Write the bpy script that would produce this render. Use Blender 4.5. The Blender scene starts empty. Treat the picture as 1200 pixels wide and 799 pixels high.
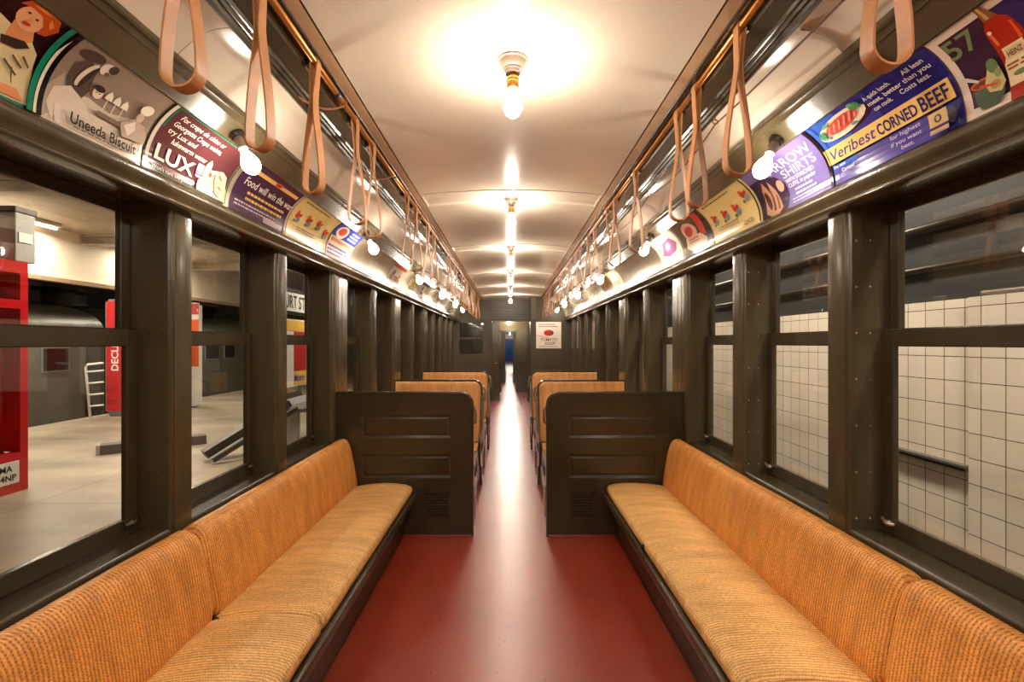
import bpy, bmesh, math, random
from mathutils import Vector, Matrix
random.seed(7)
PI = math.pi
S = bpy.context.scene
C = S.collection

# ------------------------------------------------------------------ materials
def lin(c):
    def f(v):
        v = v / 255.0
        return v / 12.92 if v <= 0.04045 else ((v + 0.055) / 1.055) ** 2.4
    return (f(c[0]), f(c[1]), f(c[2]), 1.0)

def mat(name, col, rough=0.5, metal=0.0, spec=0.5, coat=0.0, noise=0.0, nscale=8.0, bump=0.0, bscale=60.0,
        emit=None, estr=0.0, stretch=(1, 1, 1), rvar=0.0):
    m = bpy.data.materials.new(name); m.use_nodes = True
    nt = m.node_tree; N = nt.nodes; L = nt.links
    p = N['Principled BSDF']
    p.inputs['Base Color'].default_value = lin(col)
    p.inputs['Roughness'].default_value = rough
    p.inputs['Metallic'].default_value = metal
    p.inputs['Specular IOR Level'].default_value = spec
    p.inputs['Coat Weight'].default_value = coat
    p.inputs['Coat Roughness'].default_value = 0.15
    if noise or bump or rvar:
        tc = N.new('ShaderNodeTexCoord'); mp = N.new('ShaderNodeMapping')
        mp.inputs['Scale'].default_value = stretch
        L.new(tc.outputs['Object'], mp.inputs['Vector'])
    if noise or rvar:
        nz = N.new('ShaderNodeTexNoise'); nz.inputs['Scale'].default_value = nscale
        nz.inputs['Detail'].default_value = 5
        L.new(mp.outputs['Vector'], nz.inputs['Vector'])
    if noise:
        cr = N.new('ShaderNodeValToRGB')
        a = [max(0, v * (1 - noise)) for v in lin(col)[:3]] + [1]
        b = [min(1, v * (1 + noise)) for v in lin(col)[:3]] + [1]
        cr.color_ramp.elements[0].color = a; cr.color_ramp.elements[1].color = b
        cr.color_ramp.elements[0].position = 0.3; cr.color_ramp.elements[1].position = 0.7
        L.new(nz.outputs['Fac'], cr.inputs['Fac']); L.new(cr.outputs['Color'], p.inputs['Base Color'])
    if rvar:
        mr = N.new('ShaderNodeMapRange')
        mr.inputs['From Min'].default_value = 0.3; mr.inputs['From Max'].default_value = 0.7
        mr.inputs['To Min'].default_value = max(0.02, rough - rvar); mr.inputs['To Max'].default_value = rough + rvar
        L.new(nz.outputs['Fac'], mr.inputs['Value']); L.new(mr.outputs['Result'], p.inputs['Roughness'])
    if bump:
        n2 = N.new('ShaderNodeTexNoise'); n2.inputs['Scale'].default_value = bscale; n2.inputs['Detail'].default_value = 3
        L.new(mp.outputs['Vector'], n2.inputs['Vector'])
        bp = N.new('ShaderNodeBump'); bp.inputs['Strength'].default_value = bump; bp.inputs['Distance'].default_value = 0.004
        L.new(n2.outputs['Fac'], bp.inputs['Height']); L.new(bp.outputs['Normal'], p.inputs['Normal'])
    if emit:
        p.inputs['Emission Color'].default_value = lin(emit); p.inputs['Emission Strength'].default_value = estr
    return m

M = {}
M['olive'] = mat('olive_paint', (62, 54, 38), 0.26, noise=0.12, nscale=5, bump=0.04, bscale=30, stretch=(1, .3, .35), spec=.5, coat=.2)
M['olive_post'] = mat('olive_grained_paint', (80, 70, 50), 0.2, noise=0.10, nscale=6, bump=0.3, bscale=60, stretch=(1, 1, .10), spec=.5, coat=.3)
M['olive_dark'] = mat('dark_olive_paint', (44, 37, 26), 0.3, noise=0.15, nscale=5, bump=0.1, bscale=40)
M['olive_beam'] = mat('beam_paint', (64, 56, 42), 0.25, noise=0.2, nscale=7, bump=0.04, bscale=20, coat=.3)
M['band'] = mat('soffit_board_paint', (88, 78, 56), 0.22, noise=0.15, nscale=5, bump=0.15, bscale=30, coat=.3)
M['cream'] = mat('cream_gloss_paint', (216, 205, 188), 0.17, noise=0.04, nscale=3, bump=0.05, bscale=25, spec=.5)
M['tan'] = mat('tan_tone', (178, 148, 116), 0.4, noise=0.08, nscale=6)  # tan tone for the fascia boards, platform strip and ceiling flake
M['tin'] = mat('tin_sheet', (206, 192, 168), 0.2, metal=0.55, noise=0.1, nscale=4, bump=0.08, bscale=18)
M['brass'] = mat('brass', (190, 135, 70), 0.3, metal=0.9)
M['rodm'] = mat('worn_bronze_rod', (196, 132, 70), 0.28, metal=0.7)
M['porcelain'] = mat('porcelain', (138, 122, 108), 0.25)
M['black'] = mat('black_iron', (18, 15, 13), 0.4)
M['leather'] = mat('tan_leather', (188, 130, 80), 0.45, noise=0.18, nscale=14, bump=0.2, bscale=90)
M['cordm'] = mat('braided_cord', (150, 92, 50), 0.6)
M['cordr'] = mat('dark_red_cord', (92, 44, 28), 0.6)
M['steel'] = mat('steel', (150, 145, 138), 0.35, metal=0.8)
M['screw'] = mat('screw_heads', (170, 155, 130), 0.35, metal=0.7)
M['concrete'] = mat('platform_concrete', (170, 156, 134), 0.4, noise=0.34, nscale=1.3, bump=0.1, bscale=30, stretch=(.5, 1, 1))
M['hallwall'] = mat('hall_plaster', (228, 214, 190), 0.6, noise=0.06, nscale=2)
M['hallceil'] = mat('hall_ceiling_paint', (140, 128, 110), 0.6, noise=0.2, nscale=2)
M['train'] = mat('grey_green_car_paint', (84, 84, 72), 0.4, noise=0.15, nscale=2)
M['trainroof'] = mat('grey_roof_paint', (120, 120, 112), 0.5, noise=0.1, nscale=2)
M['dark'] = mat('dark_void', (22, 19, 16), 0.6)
M['darkglass'] = mat('dark_window_glass', (30, 28, 28), 0.08)
M['red'] = mat('red_enamel', (196, 22, 30), 0.3, noise=0.1, nscale=3)
M['redpanel'] = mat('red_panel', (190, 44, 46), 0.4)
M['teal'] = mat('teal_edge', (92, 122, 118), 0.4)
M['orange'] = mat('orange_panel', (236, 96, 44), 0.4)
M['white'] = mat('white_panel', (232, 228, 220), 0.4)
M['yellow'] = mat('yellow_panel', (240, 190, 84), 0.4)
M['blue'] = mat('blue_ink', (40, 60, 170), 0.4)
M['ink'] = mat('black_ink', (30, 26, 26), 0.4)
M['grey'] = mat('grey_paint', (92, 86, 80), 0.5, noise=0.15, nscale=6)
M['greybox'] = mat('pale_grey_box', (168, 164, 156), 0.5, noise=0.08, nscale=4)
M['bluefar'] = mat('far_blue_door', (38, 96, 190), 0.4)
M['olive_matte'] = mat('olive_matte_paint', (70, 60, 43), 0.45, noise=0.12, nscale=5)
M['darkceil'] = mat('tunnel_near_black', (20, 19, 20), 0.6, noise=0.3, nscale=2)  # near-black tone of the tunnel wall and roof, varied by noise

def floor_mat():
    m = bpy.data.materials.new('red_floor_paint'); m.use_nodes = True
    nt = m.node_tree; N = nt.nodes; L = nt.links; p = N['Principled BSDF']
    tc = N.new('ShaderNodeTexCoord')
    nz = N.new('ShaderNodeTexNoise'); nz.inputs['Scale'].default_value = 2.2; nz.inputs['Detail'].default_value = 6
    L.new(tc.outputs['Object'], nz.inputs['Vector'])
    cr = N.new('ShaderNodeValToRGB')
    cr.color_ramp.elements[0].color = lin((152, 50, 28)); cr.color_ramp.elements[0].position = .25
    cr.color_ramp.elements[1].color = lin((172, 64, 38)); cr.color_ramp.elements[1].position = .8
    L.new(nz.outputs['Fac'], cr.inputs['Fac'])
    # chips and specks
    vo = N.new('ShaderNodeTexVoronoi'); vo.inputs['Scale'].default_value = 16
    L.new(tc.outputs['Object'], vo.inputs['Vector'])
    lt = N.new('ShaderNodeMath'); lt.operation = 'LESS_THAN'; lt.inputs[1].default_value = 0.09
    L.new(vo.outputs['Distance'], lt.inputs[0])
    mx = N.new('ShaderNodeMix'); mx.data_type = 'RGBA'
    mx.inputs['B'].default_value = lin((88, 34, 26))
    L.new(lt.outputs[0], mx.inputs['Factor']); L.new(cr.outputs['Color'], mx.inputs['A'])
    L.new(mx.outputs['Result'], p.inputs['Base Color'])
    n3 = N.new('ShaderNodeTexNoise'); n3.inputs['Scale'].default_value = 3.5; n3.inputs['Detail'].default_value = 4
    L.new(tc.outputs['Object'], n3.inputs['Vector'])
    mr = N.new('ShaderNodeMapRange'); mr.inputs['From Min'].default_value = .3; mr.inputs['From Max'].default_value = .7
    mr.inputs['To Min'].default_value = .285; mr.inputs['To Max'].default_value = .35
    L.new(n3.outputs['Fac'], mr.inputs['Value']); L.new(mr.outputs['Result'], p.inputs['Roughness'])
    n2 = N.new('ShaderNodeTexNoise'); n2.inputs['Scale'].default_value = 9; n2.inputs['Detail'].default_value = 2.5
    L.new(tc.outputs['Object'], n2.inputs['Vector'])
    bp = N.new('ShaderNodeBump'); bp.inputs['Strength'].default_value = .2; bp.inputs['Distance'].default_value = .005
    L.new(n2.outputs['Fac'], bp.inputs['Height']); L.new(bp.outputs['Normal'], p.inputs['Normal'])
    p.inputs['Specular IOR Level'].default_value = 1.0
    p.inputs['Coat Weight'].default_value = .6; p.inputs['Coat Roughness'].default_value = .30
    return m
M['floor'] = floor_mat()

def rattan(name, c_hi, c_lo, per, cross, ax):
    """woven cane: ribs along one axis crossed by finer strands; ax = (rib axis, strand axis) as indices"""
    m = bpy.data.materials.new(name); m.use_nodes = True
    nt = m.node_tree; N = nt.nodes; L = nt.links; p = N['Principled BSDF']
    tc = N.new('ShaderNodeTexCoord'); sp = N.new('ShaderNodeSeparateXYZ')
    nzv = N.new('ShaderNodeTexNoise'); nzv.inputs['Scale'].default_value = 3; nzv.inputs['Detail'].default_value = 3
    L.new(tc.outputs['Object'], nzv.inputs['Vector'])
    vm = N.new('ShaderNodeVectorMath'); vm.operation = 'SCALE'; vm.inputs['Scale'].default_value = 0.03
    L.new(nzv.outputs['Color'], vm.inputs[0])
    va = N.new('ShaderNodeVectorMath'); va.operation = 'ADD'
    L.new(tc.outputs['Object'], va.inputs[0]); L.new(vm.outputs[0], va.inputs[1])
    L.new(va.outputs[0], sp.inputs[0])
    def sine(i, period, ph=None):
        a = N.new('ShaderNodeMath'); a.operation = 'MULTIPLY'; a.inputs[1].default_value = 2 * PI / period
        L.new(sp.outputs[i], a.inputs[0]); out = a.outputs[0]
        s = N.new('ShaderNodeMath'); s.operation = 'SINE'; L.new(out, s.inputs[0]); return s.outputs[0]
    s1 = sine(ax[0], per); s2 = sine(ax[1], cross)
    pr = N.new('ShaderNodeMath'); pr.operation = 'MULTIPLY'; L.new(s1, pr.inputs[0]); L.new(s2, pr.inputs[1])
    k = N.new('ShaderNodeMath'); k.operation = 'MULTIPLY_ADD'; k.inputs[1].default_value = .4
    L.new(pr.outputs[0], k.inputs[0])
    k2 = N.new('ShaderNodeMath'); k2.operation = 'MULTIPLY'; k2.inputs[1].default_value = .6; L.new(s1, k2.inputs[0])
    L.new(k2.outputs[0], k.inputs[2])
    mr = N.new('ShaderNodeMapRange'); mr.inputs['From Min'].default_value = -1; mr.inputs['From Max'].default_value = 1
    L.new(k.outputs[0], mr.inputs['Value'])
    cr = N.new('ShaderNodeValToRGB')
    cr.color_ramp.elements[0].color = lin(c_lo); cr.color_ramp.elements[0].position = .05
    cr.color_ramp.elements[1].color = lin(c_hi); cr.color_ramp.elements[1].position = .6
    L.new(mr.outputs['Result'], cr.inputs['Fac'])
    n2 = N.new('ShaderNodeTexNoise'); n2.inputs['Scale'].default_value = 5; n2.inputs['Detail'].default_value = 6
    mp = N.new('ShaderNodeMapping'); sc = [4, 4, 4]; sc[ax[1]] = .8; mp.inputs['Scale'].default_value = sc
    L.new(tc.outputs['Object'], mp.inputs['Vector']); L.new(mp.outputs['Vector'], n2.inputs['Vector'])
    r2 = N.new('ShaderNodeValToRGB')
    r2.color_ramp.elements[0].color = (.70, .65, .60, 1); r2.color_ramp.elements[0].position = .3
    r2.color_ramp.elements[1].color = (1, 1, 1, 1); r2.color_ramp.elements[1].position = .62
    L.new(n2.outputs['Fac'], r2.inputs['Fac'])
    mx = N.new('ShaderNodeMix'); mx.data_type = 'RGBA'; mx.blend_type = 'MULTIPLY'; mx.inputs['Factor'].default_value = .8
    L.new(cr.outputs['Color'], mx.inputs['A']); L.new(r2.outputs['Color'], mx.inputs['B'])
    L.new(mx.outputs['Result'], p.inputs['Base Color'])
    n4 = N.new('ShaderNodeTexNoise'); n4.inputs['Scale'].default_value = 130; n4.inputs['Detail'].default_value = 2
    L.new(tc.outputs['Object'], n4.inputs['Vector'])
    r4 = N.new('ShaderNodeValToRGB'); r4.color_ramp.elements[0].color = (.76, .68, .60, 1); r4.color_ramp.elements[0].position = .32
    r4.color_ramp.elements[1].color = (1.22, 1.22, 1.2, 1); r4.color_ramp.elements[1].position = .62
    L.new(n4.outputs['Fac'], r4.inputs['Fac'])
    m4 = N.new('ShaderNodeMix'); m4.data_type = 'RGBA'; m4.blend_type = 'MULTIPLY'; m4.inputs['Factor'].default_value = .75
    L.new(mx.outputs['Result'], m4.inputs['A']); L.new(r4.outputs['Color'], m4.inputs['B']); L.new(m4.outputs['Result'], p.inputs['Base Color'])
    p.inputs['Roughness'].default_value = .5
    bp = N.new('ShaderNodeBump'); bp.inputs['Strength'].default_value = .5; bp.inputs['Distance'].default_value = .003
    L.new(mr.outputs['Result'], bp.inputs['Height']); L.new(bp.outputs['Normal'], p.inputs['Normal'])
    return m
M['rat_seat'] = rattan('woven_cane_seat', (252, 208, 138), (196, 132, 68), .0135, .009, (1, 0))
M['rat_back'] = rattan('woven_cane_back', (250, 180, 94), (176, 98, 40), .0125, .009, (1, 2))
M['rat_cross'] = rattan('woven_cane_upright', (238, 180, 112), (206, 142, 78), .012, .008, (0, 2))

def glass_mat():
    m = bpy.data.materials.new('window_glass'); m.use_nodes = True
    nt = m.node_tree; N = nt.nodes; L = nt.links; N.remove(N['Principled BSDF'])
    lw = N.new('ShaderNodeLayerWeight'); lw.inputs['Blend'].default_value = .5
    pw = N.new('ShaderNodeMath'); pw.operation = 'POWER'; pw.inputs[1].default_value = 5
    L.new(lw.outputs['Facing'], pw.inputs[0])
    ma = N.new('ShaderNodeMath'); ma.operation = 'MULTIPLY_ADD'; ma.inputs[1].default_value = .9; ma.inputs[2].default_value = .06
    L.new(pw.outputs[0], ma.inputs[0])
    tr = N.new('ShaderNodeBsdfTransparent'); tr.inputs['Color'].default_value = (.95, .95, .93, 1)
    gl = N.new('ShaderNodeBsdfGlossy'); gl.inputs['Roughness'].default_value = .01
    mx = N.new('ShaderNodeMixShader')
    L.new(ma.outputs[0], mx.inputs['Fac']); L.new(tr.outputs[0], mx.inputs[1]); L.new(gl.outputs[0], mx.inputs[2])
    L.new(mx.outputs[0], N['Material Output'].inputs['Surface'])
    return m
M['glass'] = glass_mat()

def bulb_mat():
    m = bpy.data.materials.new('glowing_bulb_glass'); m.use_nodes = True
    nt = m.node_tree; N = nt.nodes; L = nt.links; N.remove(N['Principled BSDF'])
    e = N.new('ShaderNodeEmission'); e.inputs['Color'].default_value = (1, .86, .66, 1); e.inputs['Strength'].default_value = 10
    t = N.new('ShaderNodeBsdfTransparent'); a = N.new('ShaderNodeAddShader')
    L.new(e.outputs[0], a.inputs[0]); L.new(t.outputs[0], a.inputs[1])
    L.new(a.outputs[0], N['Material Output'].inputs['Surface'])
    m.cycles.emission_sampling = 'FRONT'
    return m
M['bulb'] = bulb_mat()

def tile_mat():
    m = bpy.data.materials.new('white_wall_tile'); m.use_nodes = True
    nt = m.node_tree; N = nt.nodes; L = nt.links; p = N['Principled BSDF']
    tc = N.new('ShaderNodeTexCoord'); sp = N.new('ShaderNodeSeparateXYZ'); cb = N.new('ShaderNodeCombineXYZ')
    L.new(tc.outputs['Object'], sp.inputs[0])
    L.new(sp.outputs['Y'], cb.inputs['X']); L.new(sp.outputs['Z'], cb.inputs['Y'])
    br = N.new('ShaderNodeTexBrick'); br.offset = 0; br.inputs['Scale'].default_value = 1
    br.inputs['Brick Width'].default_value = .145; br.inputs['Row Height'].default_value = .157
    br.inputs['Mortar Size'].default_value = .0028; br.inputs['Mortar Smooth'].default_value = .1
    br.inputs['Color1'].default_value = lin((226, 214, 198)); br.inputs['Color2'].default_value = lin((216, 203, 184))
    br.inputs['Mortar'].default_value = lin((92, 76, 66))
    L.new(cb.outputs[0], br.inputs['Vector']); L.new(br.outputs['Color'], p.inputs['Base Color'])
    p.inputs['Roughness'].default_value = .3
    return m
M['tile'] = tile_mat()
def slab_mat():
    m = mat('platform_slabs', (170, 156, 134), 0.4, noise=0.34, nscale=1.3, stretch=(.5, 1, 1))
    nt = m.node_tree; N = nt.nodes; L = nt.links; p = N['Principled BSDF']
    src = p.inputs['Base Color'].links[0].from_socket
    tc = N.new('ShaderNodeTexCoord'); br = N.new('ShaderNodeTexBrick'); br.offset = 0
    br.inputs['Scale'].default_value = 1; br.inputs['Brick Width'].default_value = 1.5; br.inputs['Row Height'].default_value = 1.5
    br.inputs['Mortar Size'].default_value = .006; br.inputs['Color1'].default_value = (1, 1, 1, 1); br.inputs['Color2'].default_value = (.88, .88, .88, 1); br.inputs['Mortar'].default_value = (.35, .32, .3, 1)
    L.new(tc.outputs['Object'], br.inputs['Vector'])
    mx = N.new('ShaderNodeMix'); mx.data_type = 'RGBA'; mx.blend_type = 'MULTIPLY'; mx.inputs['Factor'].default_value = 1
    L.new(src, mx.inputs['A']); L.new(br.outputs['Color'], mx.inputs['B']); L.new(mx.outputs['Result'], p.inputs['Base Color'])
    return m
M['concrete'] = slab_mat()
_pc = {}
def paper(c):
    if c not in _pc:
        _pc[c] = mat('printed_ink', c, 0.15, spec=.35)
    return _pc[c]

# ------------------------------------------------------------------ mesh helpers
def obj(name, bm, m, parent=None, smooth=False, norm=True):
    if norm: bmesh.ops.recalc_face_normals(bm, faces=bm.faces[:])
    me = bpy.data.meshes.new(name); bm.to_mesh(me); bm.free()
    for mm in (m if isinstance(m, (list, tuple)) else [m]): me.materials.append(mm)
    if smooth:
        for p in me.polygons: p.use_smooth = True
    o = bpy.data.objects.new(name, me); C.objects.link(o)
    if parent: o.parent = parent
    return o
def autosmooth(o, ang=40):
    for p in o.data.polygons: p.use_smooth = True
    o.data.set_sharp_from_angle(angle=math.radians(ang))
    return o
def tag(o, label=None, cat=None, group=None, kind=None):
    if label: o['label'] = label
    if cat: o['category'] = cat
    if group: o['group'] = group
    if kind: o['kind'] = kind
    return o
def thing(name, label, cat, loc=(0, 0, 0), rotz=0, group=None, kind=None):
    o = bpy.data.objects.new(name, None); C.objects.link(o)
    o.empty_display_size = .05
    o.location = loc; o.rotation_euler = (0, 0, rotz)
    return tag(o, label, cat, group, kind)
def struct(name, bm, m, label=None, parent=None, smooth=False):
    o = obj(name, bm, m, parent, smooth)
    if not parent: tag(o, label, None, None, 'structure')
    return o
def dup(root, loc=None, rotz=None, label=None, group=None):
    r = root.copy(); C.objects.link(r)
    if loc is not None: r.location = loc
    if rotz is not None: r.rotation_euler = (0, 0, rotz)
    if label: r['label'] = label
    if group: r['group'] = group
    for ch in list(root.children):
        c = ch.copy(); C.objects.link(c); c.parent = r
        for g in ch.children:
            d = g.copy(); C.objects.link(d); d.parent = c
    return r
def box(bm, x0, x1, y0, y1, z0, z1, mi=0):
    vs = [bm.verts.new((x, y, z)) for x in (x0, x1) for y in (y0, y1) for z in (z0, z1)]
    for f in ((0, 1, 3, 2), (4, 6, 7, 5), (0, 4, 5, 1), (2, 3, 7, 6), (0, 2, 6, 4), (1, 5, 7, 3)):
        bm.faces.new([vs[i] for i in f]).material_index = mi
    return vs
def bevel(bm, w=.004, seg=2):
    bmesh.ops.bevel(bm, geom=bm.edges[:], offset=w, segments=seg, affect='EDGES', profile=.5)
def BX(x0, x1, y0, y1, z0, z1, bev=0, seg=2):
    bm = bmesh.new(); box(bm, min(x0, x1), max(x0, x1), y0, y1, z0, z1)
    if bev: bevel(bm, bev, seg)
    return bm
def extrude_prof(bm, pts, y0, y1, closed=True, sx=1, dx=0, ny=1, mi=0, caps=True):
    """profile of (x,z) points run along y"""
    rows = []
    for j in range(ny + 1):
        y = y0 + (y1 - y0) * j / ny
        rows.append([bm.verts.new((sx * p[0] + dx, y, p[1])) for p in pts])
    n = len(pts)
    for a, b in zip(rows, rows[1:]):
        for i in range(n if closed else n - 1):
            bm.faces.new((a[i], a[(i + 1) % n], b[(i + 1) % n], b[i])).material_index = mi
    if closed and caps:
        bm.faces.new(rows[0]).material_index = mi; bm.faces.new(rows[-1]).material_index = mi
def extrude_z(bm, pts, z0, z1, mi=0):
    a = [bm.verts.new((p[0], p[1], z0)) for p in pts]; b = [bm.verts.new((p[0], p[1], z1)) for p in pts]
    n = len(pts)
    for i in range(n): bm.faces.new((a[i], a[(i + 1) % n], b[(i + 1) % n], b[i])).material_index = mi
    bm.faces.new(a).material_index = mi; bm.faces.new(b).material_index = mi
def extrude_y(bm, pts, y0, y1, mi=0):
    a = [bm.verts.new((p[0], y0, p[1])) for p in pts]; b = [bm.verts.new((p[0], y1, p[1])) for p in pts]
    n = len(pts)
    for i in range(n): bm.faces.new((a[i], a[(i + 1) % n], b[(i + 1) % n], b[i])).material_index = mi
    bm.faces.new(a).material_index = mi; bm.faces.new(b).material_index = mi
def tube(bm, pts, r, seg=8, caps=True, mi=0):
    pts = [Vector(p) for p in pts]; rings = []
    up = None
    for i, p in enumerate(pts):
        d = (pts[min(i + 1, len(pts) - 1)] - pts[max(i - 1, 0)]).normalized()
        if up is None:
            up = d.orthogonal().normalized()
        up = (up - d * up.dot(d)).normalized()
        s = d.cross(up)
        rings.append([bm.verts.new(p + up * (r * math.cos(2 * PI * k / seg)) + s * (r * math.sin(2 * PI * k / seg))) for k in range(seg)])
    for a, b in zip(rings, rings[1:]):
        for k in range(seg): bm.faces.new((a[k], a[(k + 1) % seg], b[(k + 1) % seg], b[k])).material_index = mi
    if caps: bm.faces.new(rings[0]).material_index = mi; bm.faces.new(rings[-1]).material_index = mi
def lathe(bm, prof, seg=20, mtx=None):
    """prof of (r, z) about z"""
    rows = []
    for r, z in prof:
        if r < 1e-5: rows.append([bm.verts.new((0, 0, z))])
        else: rows.append([bm.verts.new((r * math.cos(2 * PI * k / seg), r * math.sin(2 * PI * k / seg), z)) for k in range(seg)])
    for a, b in zip(rows, rows[1:]):
        for k in range(seg):
            if len(a) == 1 and len(b) == 1: continue
            if len(a) == 1: bm.faces.new((a[0], b[(k + 1) % seg], b[k]))
            elif len(b) == 1: bm.faces.new((a[k], a[(k + 1) % seg], b[0]))
            else: bm.faces.new((a[k], a[(k + 1) % seg], b[(k + 1) % seg], b[k]))
    if mtx is not None: bmesh.ops.transform(bm, matrix=mtx, verts=bm.verts[:])
ORD = ['first', 'second', 'third', 'fourth', 'fifth', 'sixth', 'seventh', 'eighth', 'ninth', 'tenth', 'eleventh', 'twelfth',
       'thirteenth', 'fourteenth', 'fifteenth', 'sixteenth', 'seventeenth', 'eighteenth', 'nineteenth', 'twentieth',
       'twenty-first', 'twenty-second', 'twenty-third', 'twenty-fourth', 'twenty-fifth', 'twenty-sixth', 'twenty-seventh', 'twenty-eighth', 'twenty-ninth', 'thirtieth']
SIDE = {-1: 'left', 1: 'right'}

# ------------------------------------------------------------------ key dimensions (metres; camera at the origin, 1.5 up)
Y0, YE = -2.4, 12.3          # car interior back / front bulkhead
YR = 11.4                    # closet bulkhead on the right
DX = .012                    # the upper deck sits a touch to the right
COLS = [(-1.9, -1.6), (-.80, -.68), (.06, .18), (1.03, 1.15), (1.91, 2.03), (2.77, 2.895), (3.63, 3.97), (4.71, 4.83), (5.56, 5.90),
        (6.62, 6.74), (7.48, 7.82), (8.52, 8.64), (9.38, 9.60), (10.24, 10.36), (11.1, 11.4)]
XC, XS = 1.35, 1.484         # post face, sash face
ZS, ZH = .752, 2.055         # sill, window head

# ------------------------------------------------------------------ the car shell
bm = BX(-1.6, 1.6, Y0, 12.6, -.12, 0)
struct('floor', bm, M['floor'], 'worn glossy red painted floor of the car')
bm = BX(-1.6, 1.6, Y0 - .1, Y0, 0, 2.9)
struct('wall_back', bm, M['olive'], 'olive end wall behind the camera')
COVE_R, COVE_X, COVE_Z, COVE_A = .2665, 1.317, 2.13, 1.042
def cove(v, w=0):
    t = v / COVE_R; r = COVE_R - w
    return (COVE_X - COVE_R + r * math.cos(t), COVE_Z + r * math.sin(t))
for sx in (-1, 1):
    sd = SIDE[sx]; ye = YE if sx < 0 else YR
    bm = bmesh.new()
    box(bm, *sorted((sx * 1.362, sx * 1.548)), Y0, ye, 0, ZS - .03)
    box(bm, *sorted((sx * 1.352, sx * 1.548)), Y0, ye, ZH, 2.16)
    box(bm, *sorted((sx * 1.50, sx * 1.6)), Y0, ye, 2.16, 2.7)
    struct('wall_' + sd, bm, M['olive'], 'olive painted %s side wall of the car below and above its windows' % sd)
    bm = bmesh.new()      # sill board with rounded nosing
    extrude_prof(bm, [(1.56, ZS - .03), (1.56, ZS - .006), (1.49, ZS), (1.385, ZS + .004), (1.368, ZS + .004), (1.361, ZS - .002), (1.359, ZS - .012),
                      (1.356, ZS - .05), (1.34, ZS - .055), (1.338, ZS - .08), (1.362, ZS - .08), (1.362, ZS - .03)], Y0, ye, sx=sx)
    autosmooth(struct('baseboard_' + sd, bm, M['olive'], 'glossy olive window sill running along the %s side' % sd))
    bm = bmesh.new()      # cornice rail under the cards
    pts = [(1.352, 2.035), (1.352, 2.125), (1.322, 2.133), (1.316, 2.130), (1.306, 2.128), (1.298, 2.120), (1.294, 2.108), (1.296, 2.094), (1.304, 2.080),
           (1.314, 2.068), (1.316, 2.060), (1.306, 2.058), (1.300, 2.052), (1.298, 2.044), (1.302, 2.038), (1.312, 2.035)]
    extrude_prof(bm, pts, Y0, ye, sx=sx)
    autosmooth(struct('trim_1' if sx < 0 else 'trim_2', bm, M['olive_post'], 'rounded olive rail below the %s row of advertisement cards' % sd), 35)
    bm = bmesh.new()      # cove of tin sheet
    n = 16; pts = [cove(COVE_R * COVE_A * i / n, 0) for i in range(n + 1)] + [cove(COVE_R * COVE_A * i / n, -.012) for i in range(n, -1, -1)]
    extrude_prof(bm, pts, Y0, ye, sx=sx)
    autosmooth(struct('trim_3' if sx < 0 else 'trim_4', bm, M['tin'], 'curved tin card rack along the %s side' % sd), 50)
    bm = bmesh.new()      # soffit board
    pts = [(1.187, 2.352), (1.178, 2.352), (1.172, 2.360), (1.112, 2.403), (1.104, 2.402), (1.098, 2.410), (1.088, 2.416), (1.080, 2.414), (1.074, 2.420), (1.072, 2.432), (1.080, 2.45), (1.20, 2.40)]
    extrude_prof(bm, pts, Y0, ye, sx=sx)
    autosmooth(struct('trim_5' if sx < 0 else 'trim_6', bm, M['band'], 'olive soffit board carrying the %s row of lamps' % sd), 35)
    # cream lower deck in panels
    ys = [Y0, -.05, 1.545, 3.45, 5.35, 7.25, 9.15, ye]
    bm = bmesh.new()
    for a, b in zip(ys, ys[1:]):
        pts = []
        for i in range(11):
            t = i / 10.0; x = 1.085 + (.90 - 1.085) * t; z = 2.428 + (2.520 - 2.428) * t + .028 * math.sin(PI * t)
            pts.append((x, z))
        pts += [(p[0], p[1] + .02) for p in reversed(pts)]
        extrude_prof(bm, pts, a + .0015, b - .0015, sx=sx, dx=DX * .5)
    autosmooth(struct('ceiling_side_' + sd, bm, M['cream'], 'cream glossy lower ceiling panels on the %s' % sd), 40)
    # dark stepped beam
    bm = bmesh.new()
    pts = [(.912, 2.53), (.912, 2.512), (.900, 2.505), (.888, 2.508), (.884, 2.520), (.874, 2.520), (.870, 2.530), (.860, 2.530), (.855, 2.540), (.845, 2.543),
           (.800, 2.556), (.796, 2.566), (.786, 2.570), (.783, 2.578), (.775, 2.580), (.772, 2.592), (.742, 2.594), (.738, 2.599), (.735, 2.64), (.912, 2.64)]
    extrude_prof(bm, pts, Y0, ye, sx=sx, dx=DX)
    autosmooth(struct('trim_7' if sx < 0 else 'trim_8', bm, M['olive_beam'], 'dark stepped beam above the %s strap rod' % sd), 30)
    bm = bmesh.new()
    extrude_prof(bm, [(.738, 2.597), (.694, 2.607), (.694, 2.65), (.738, 2.65)], Y0, ye, sx=sx, dx=DX)
    struct('trim_9' if sx < 0 else 'trim_10', bm, M['tan'], 'tan fascia board beside the %s ceiling edge' % sd)
    bm = bmesh.new()
    tube(bm, [(sx * .679 + DX, Y0, 2.618), (sx * .679 + DX, ye, 2.618)], .0115, 10)
    struct('trim_11' if sx < 0 else 'trim_12', bm, M['cream'], 'cream bead along the %s ceiling edge' % sd, smooth=True)
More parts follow.
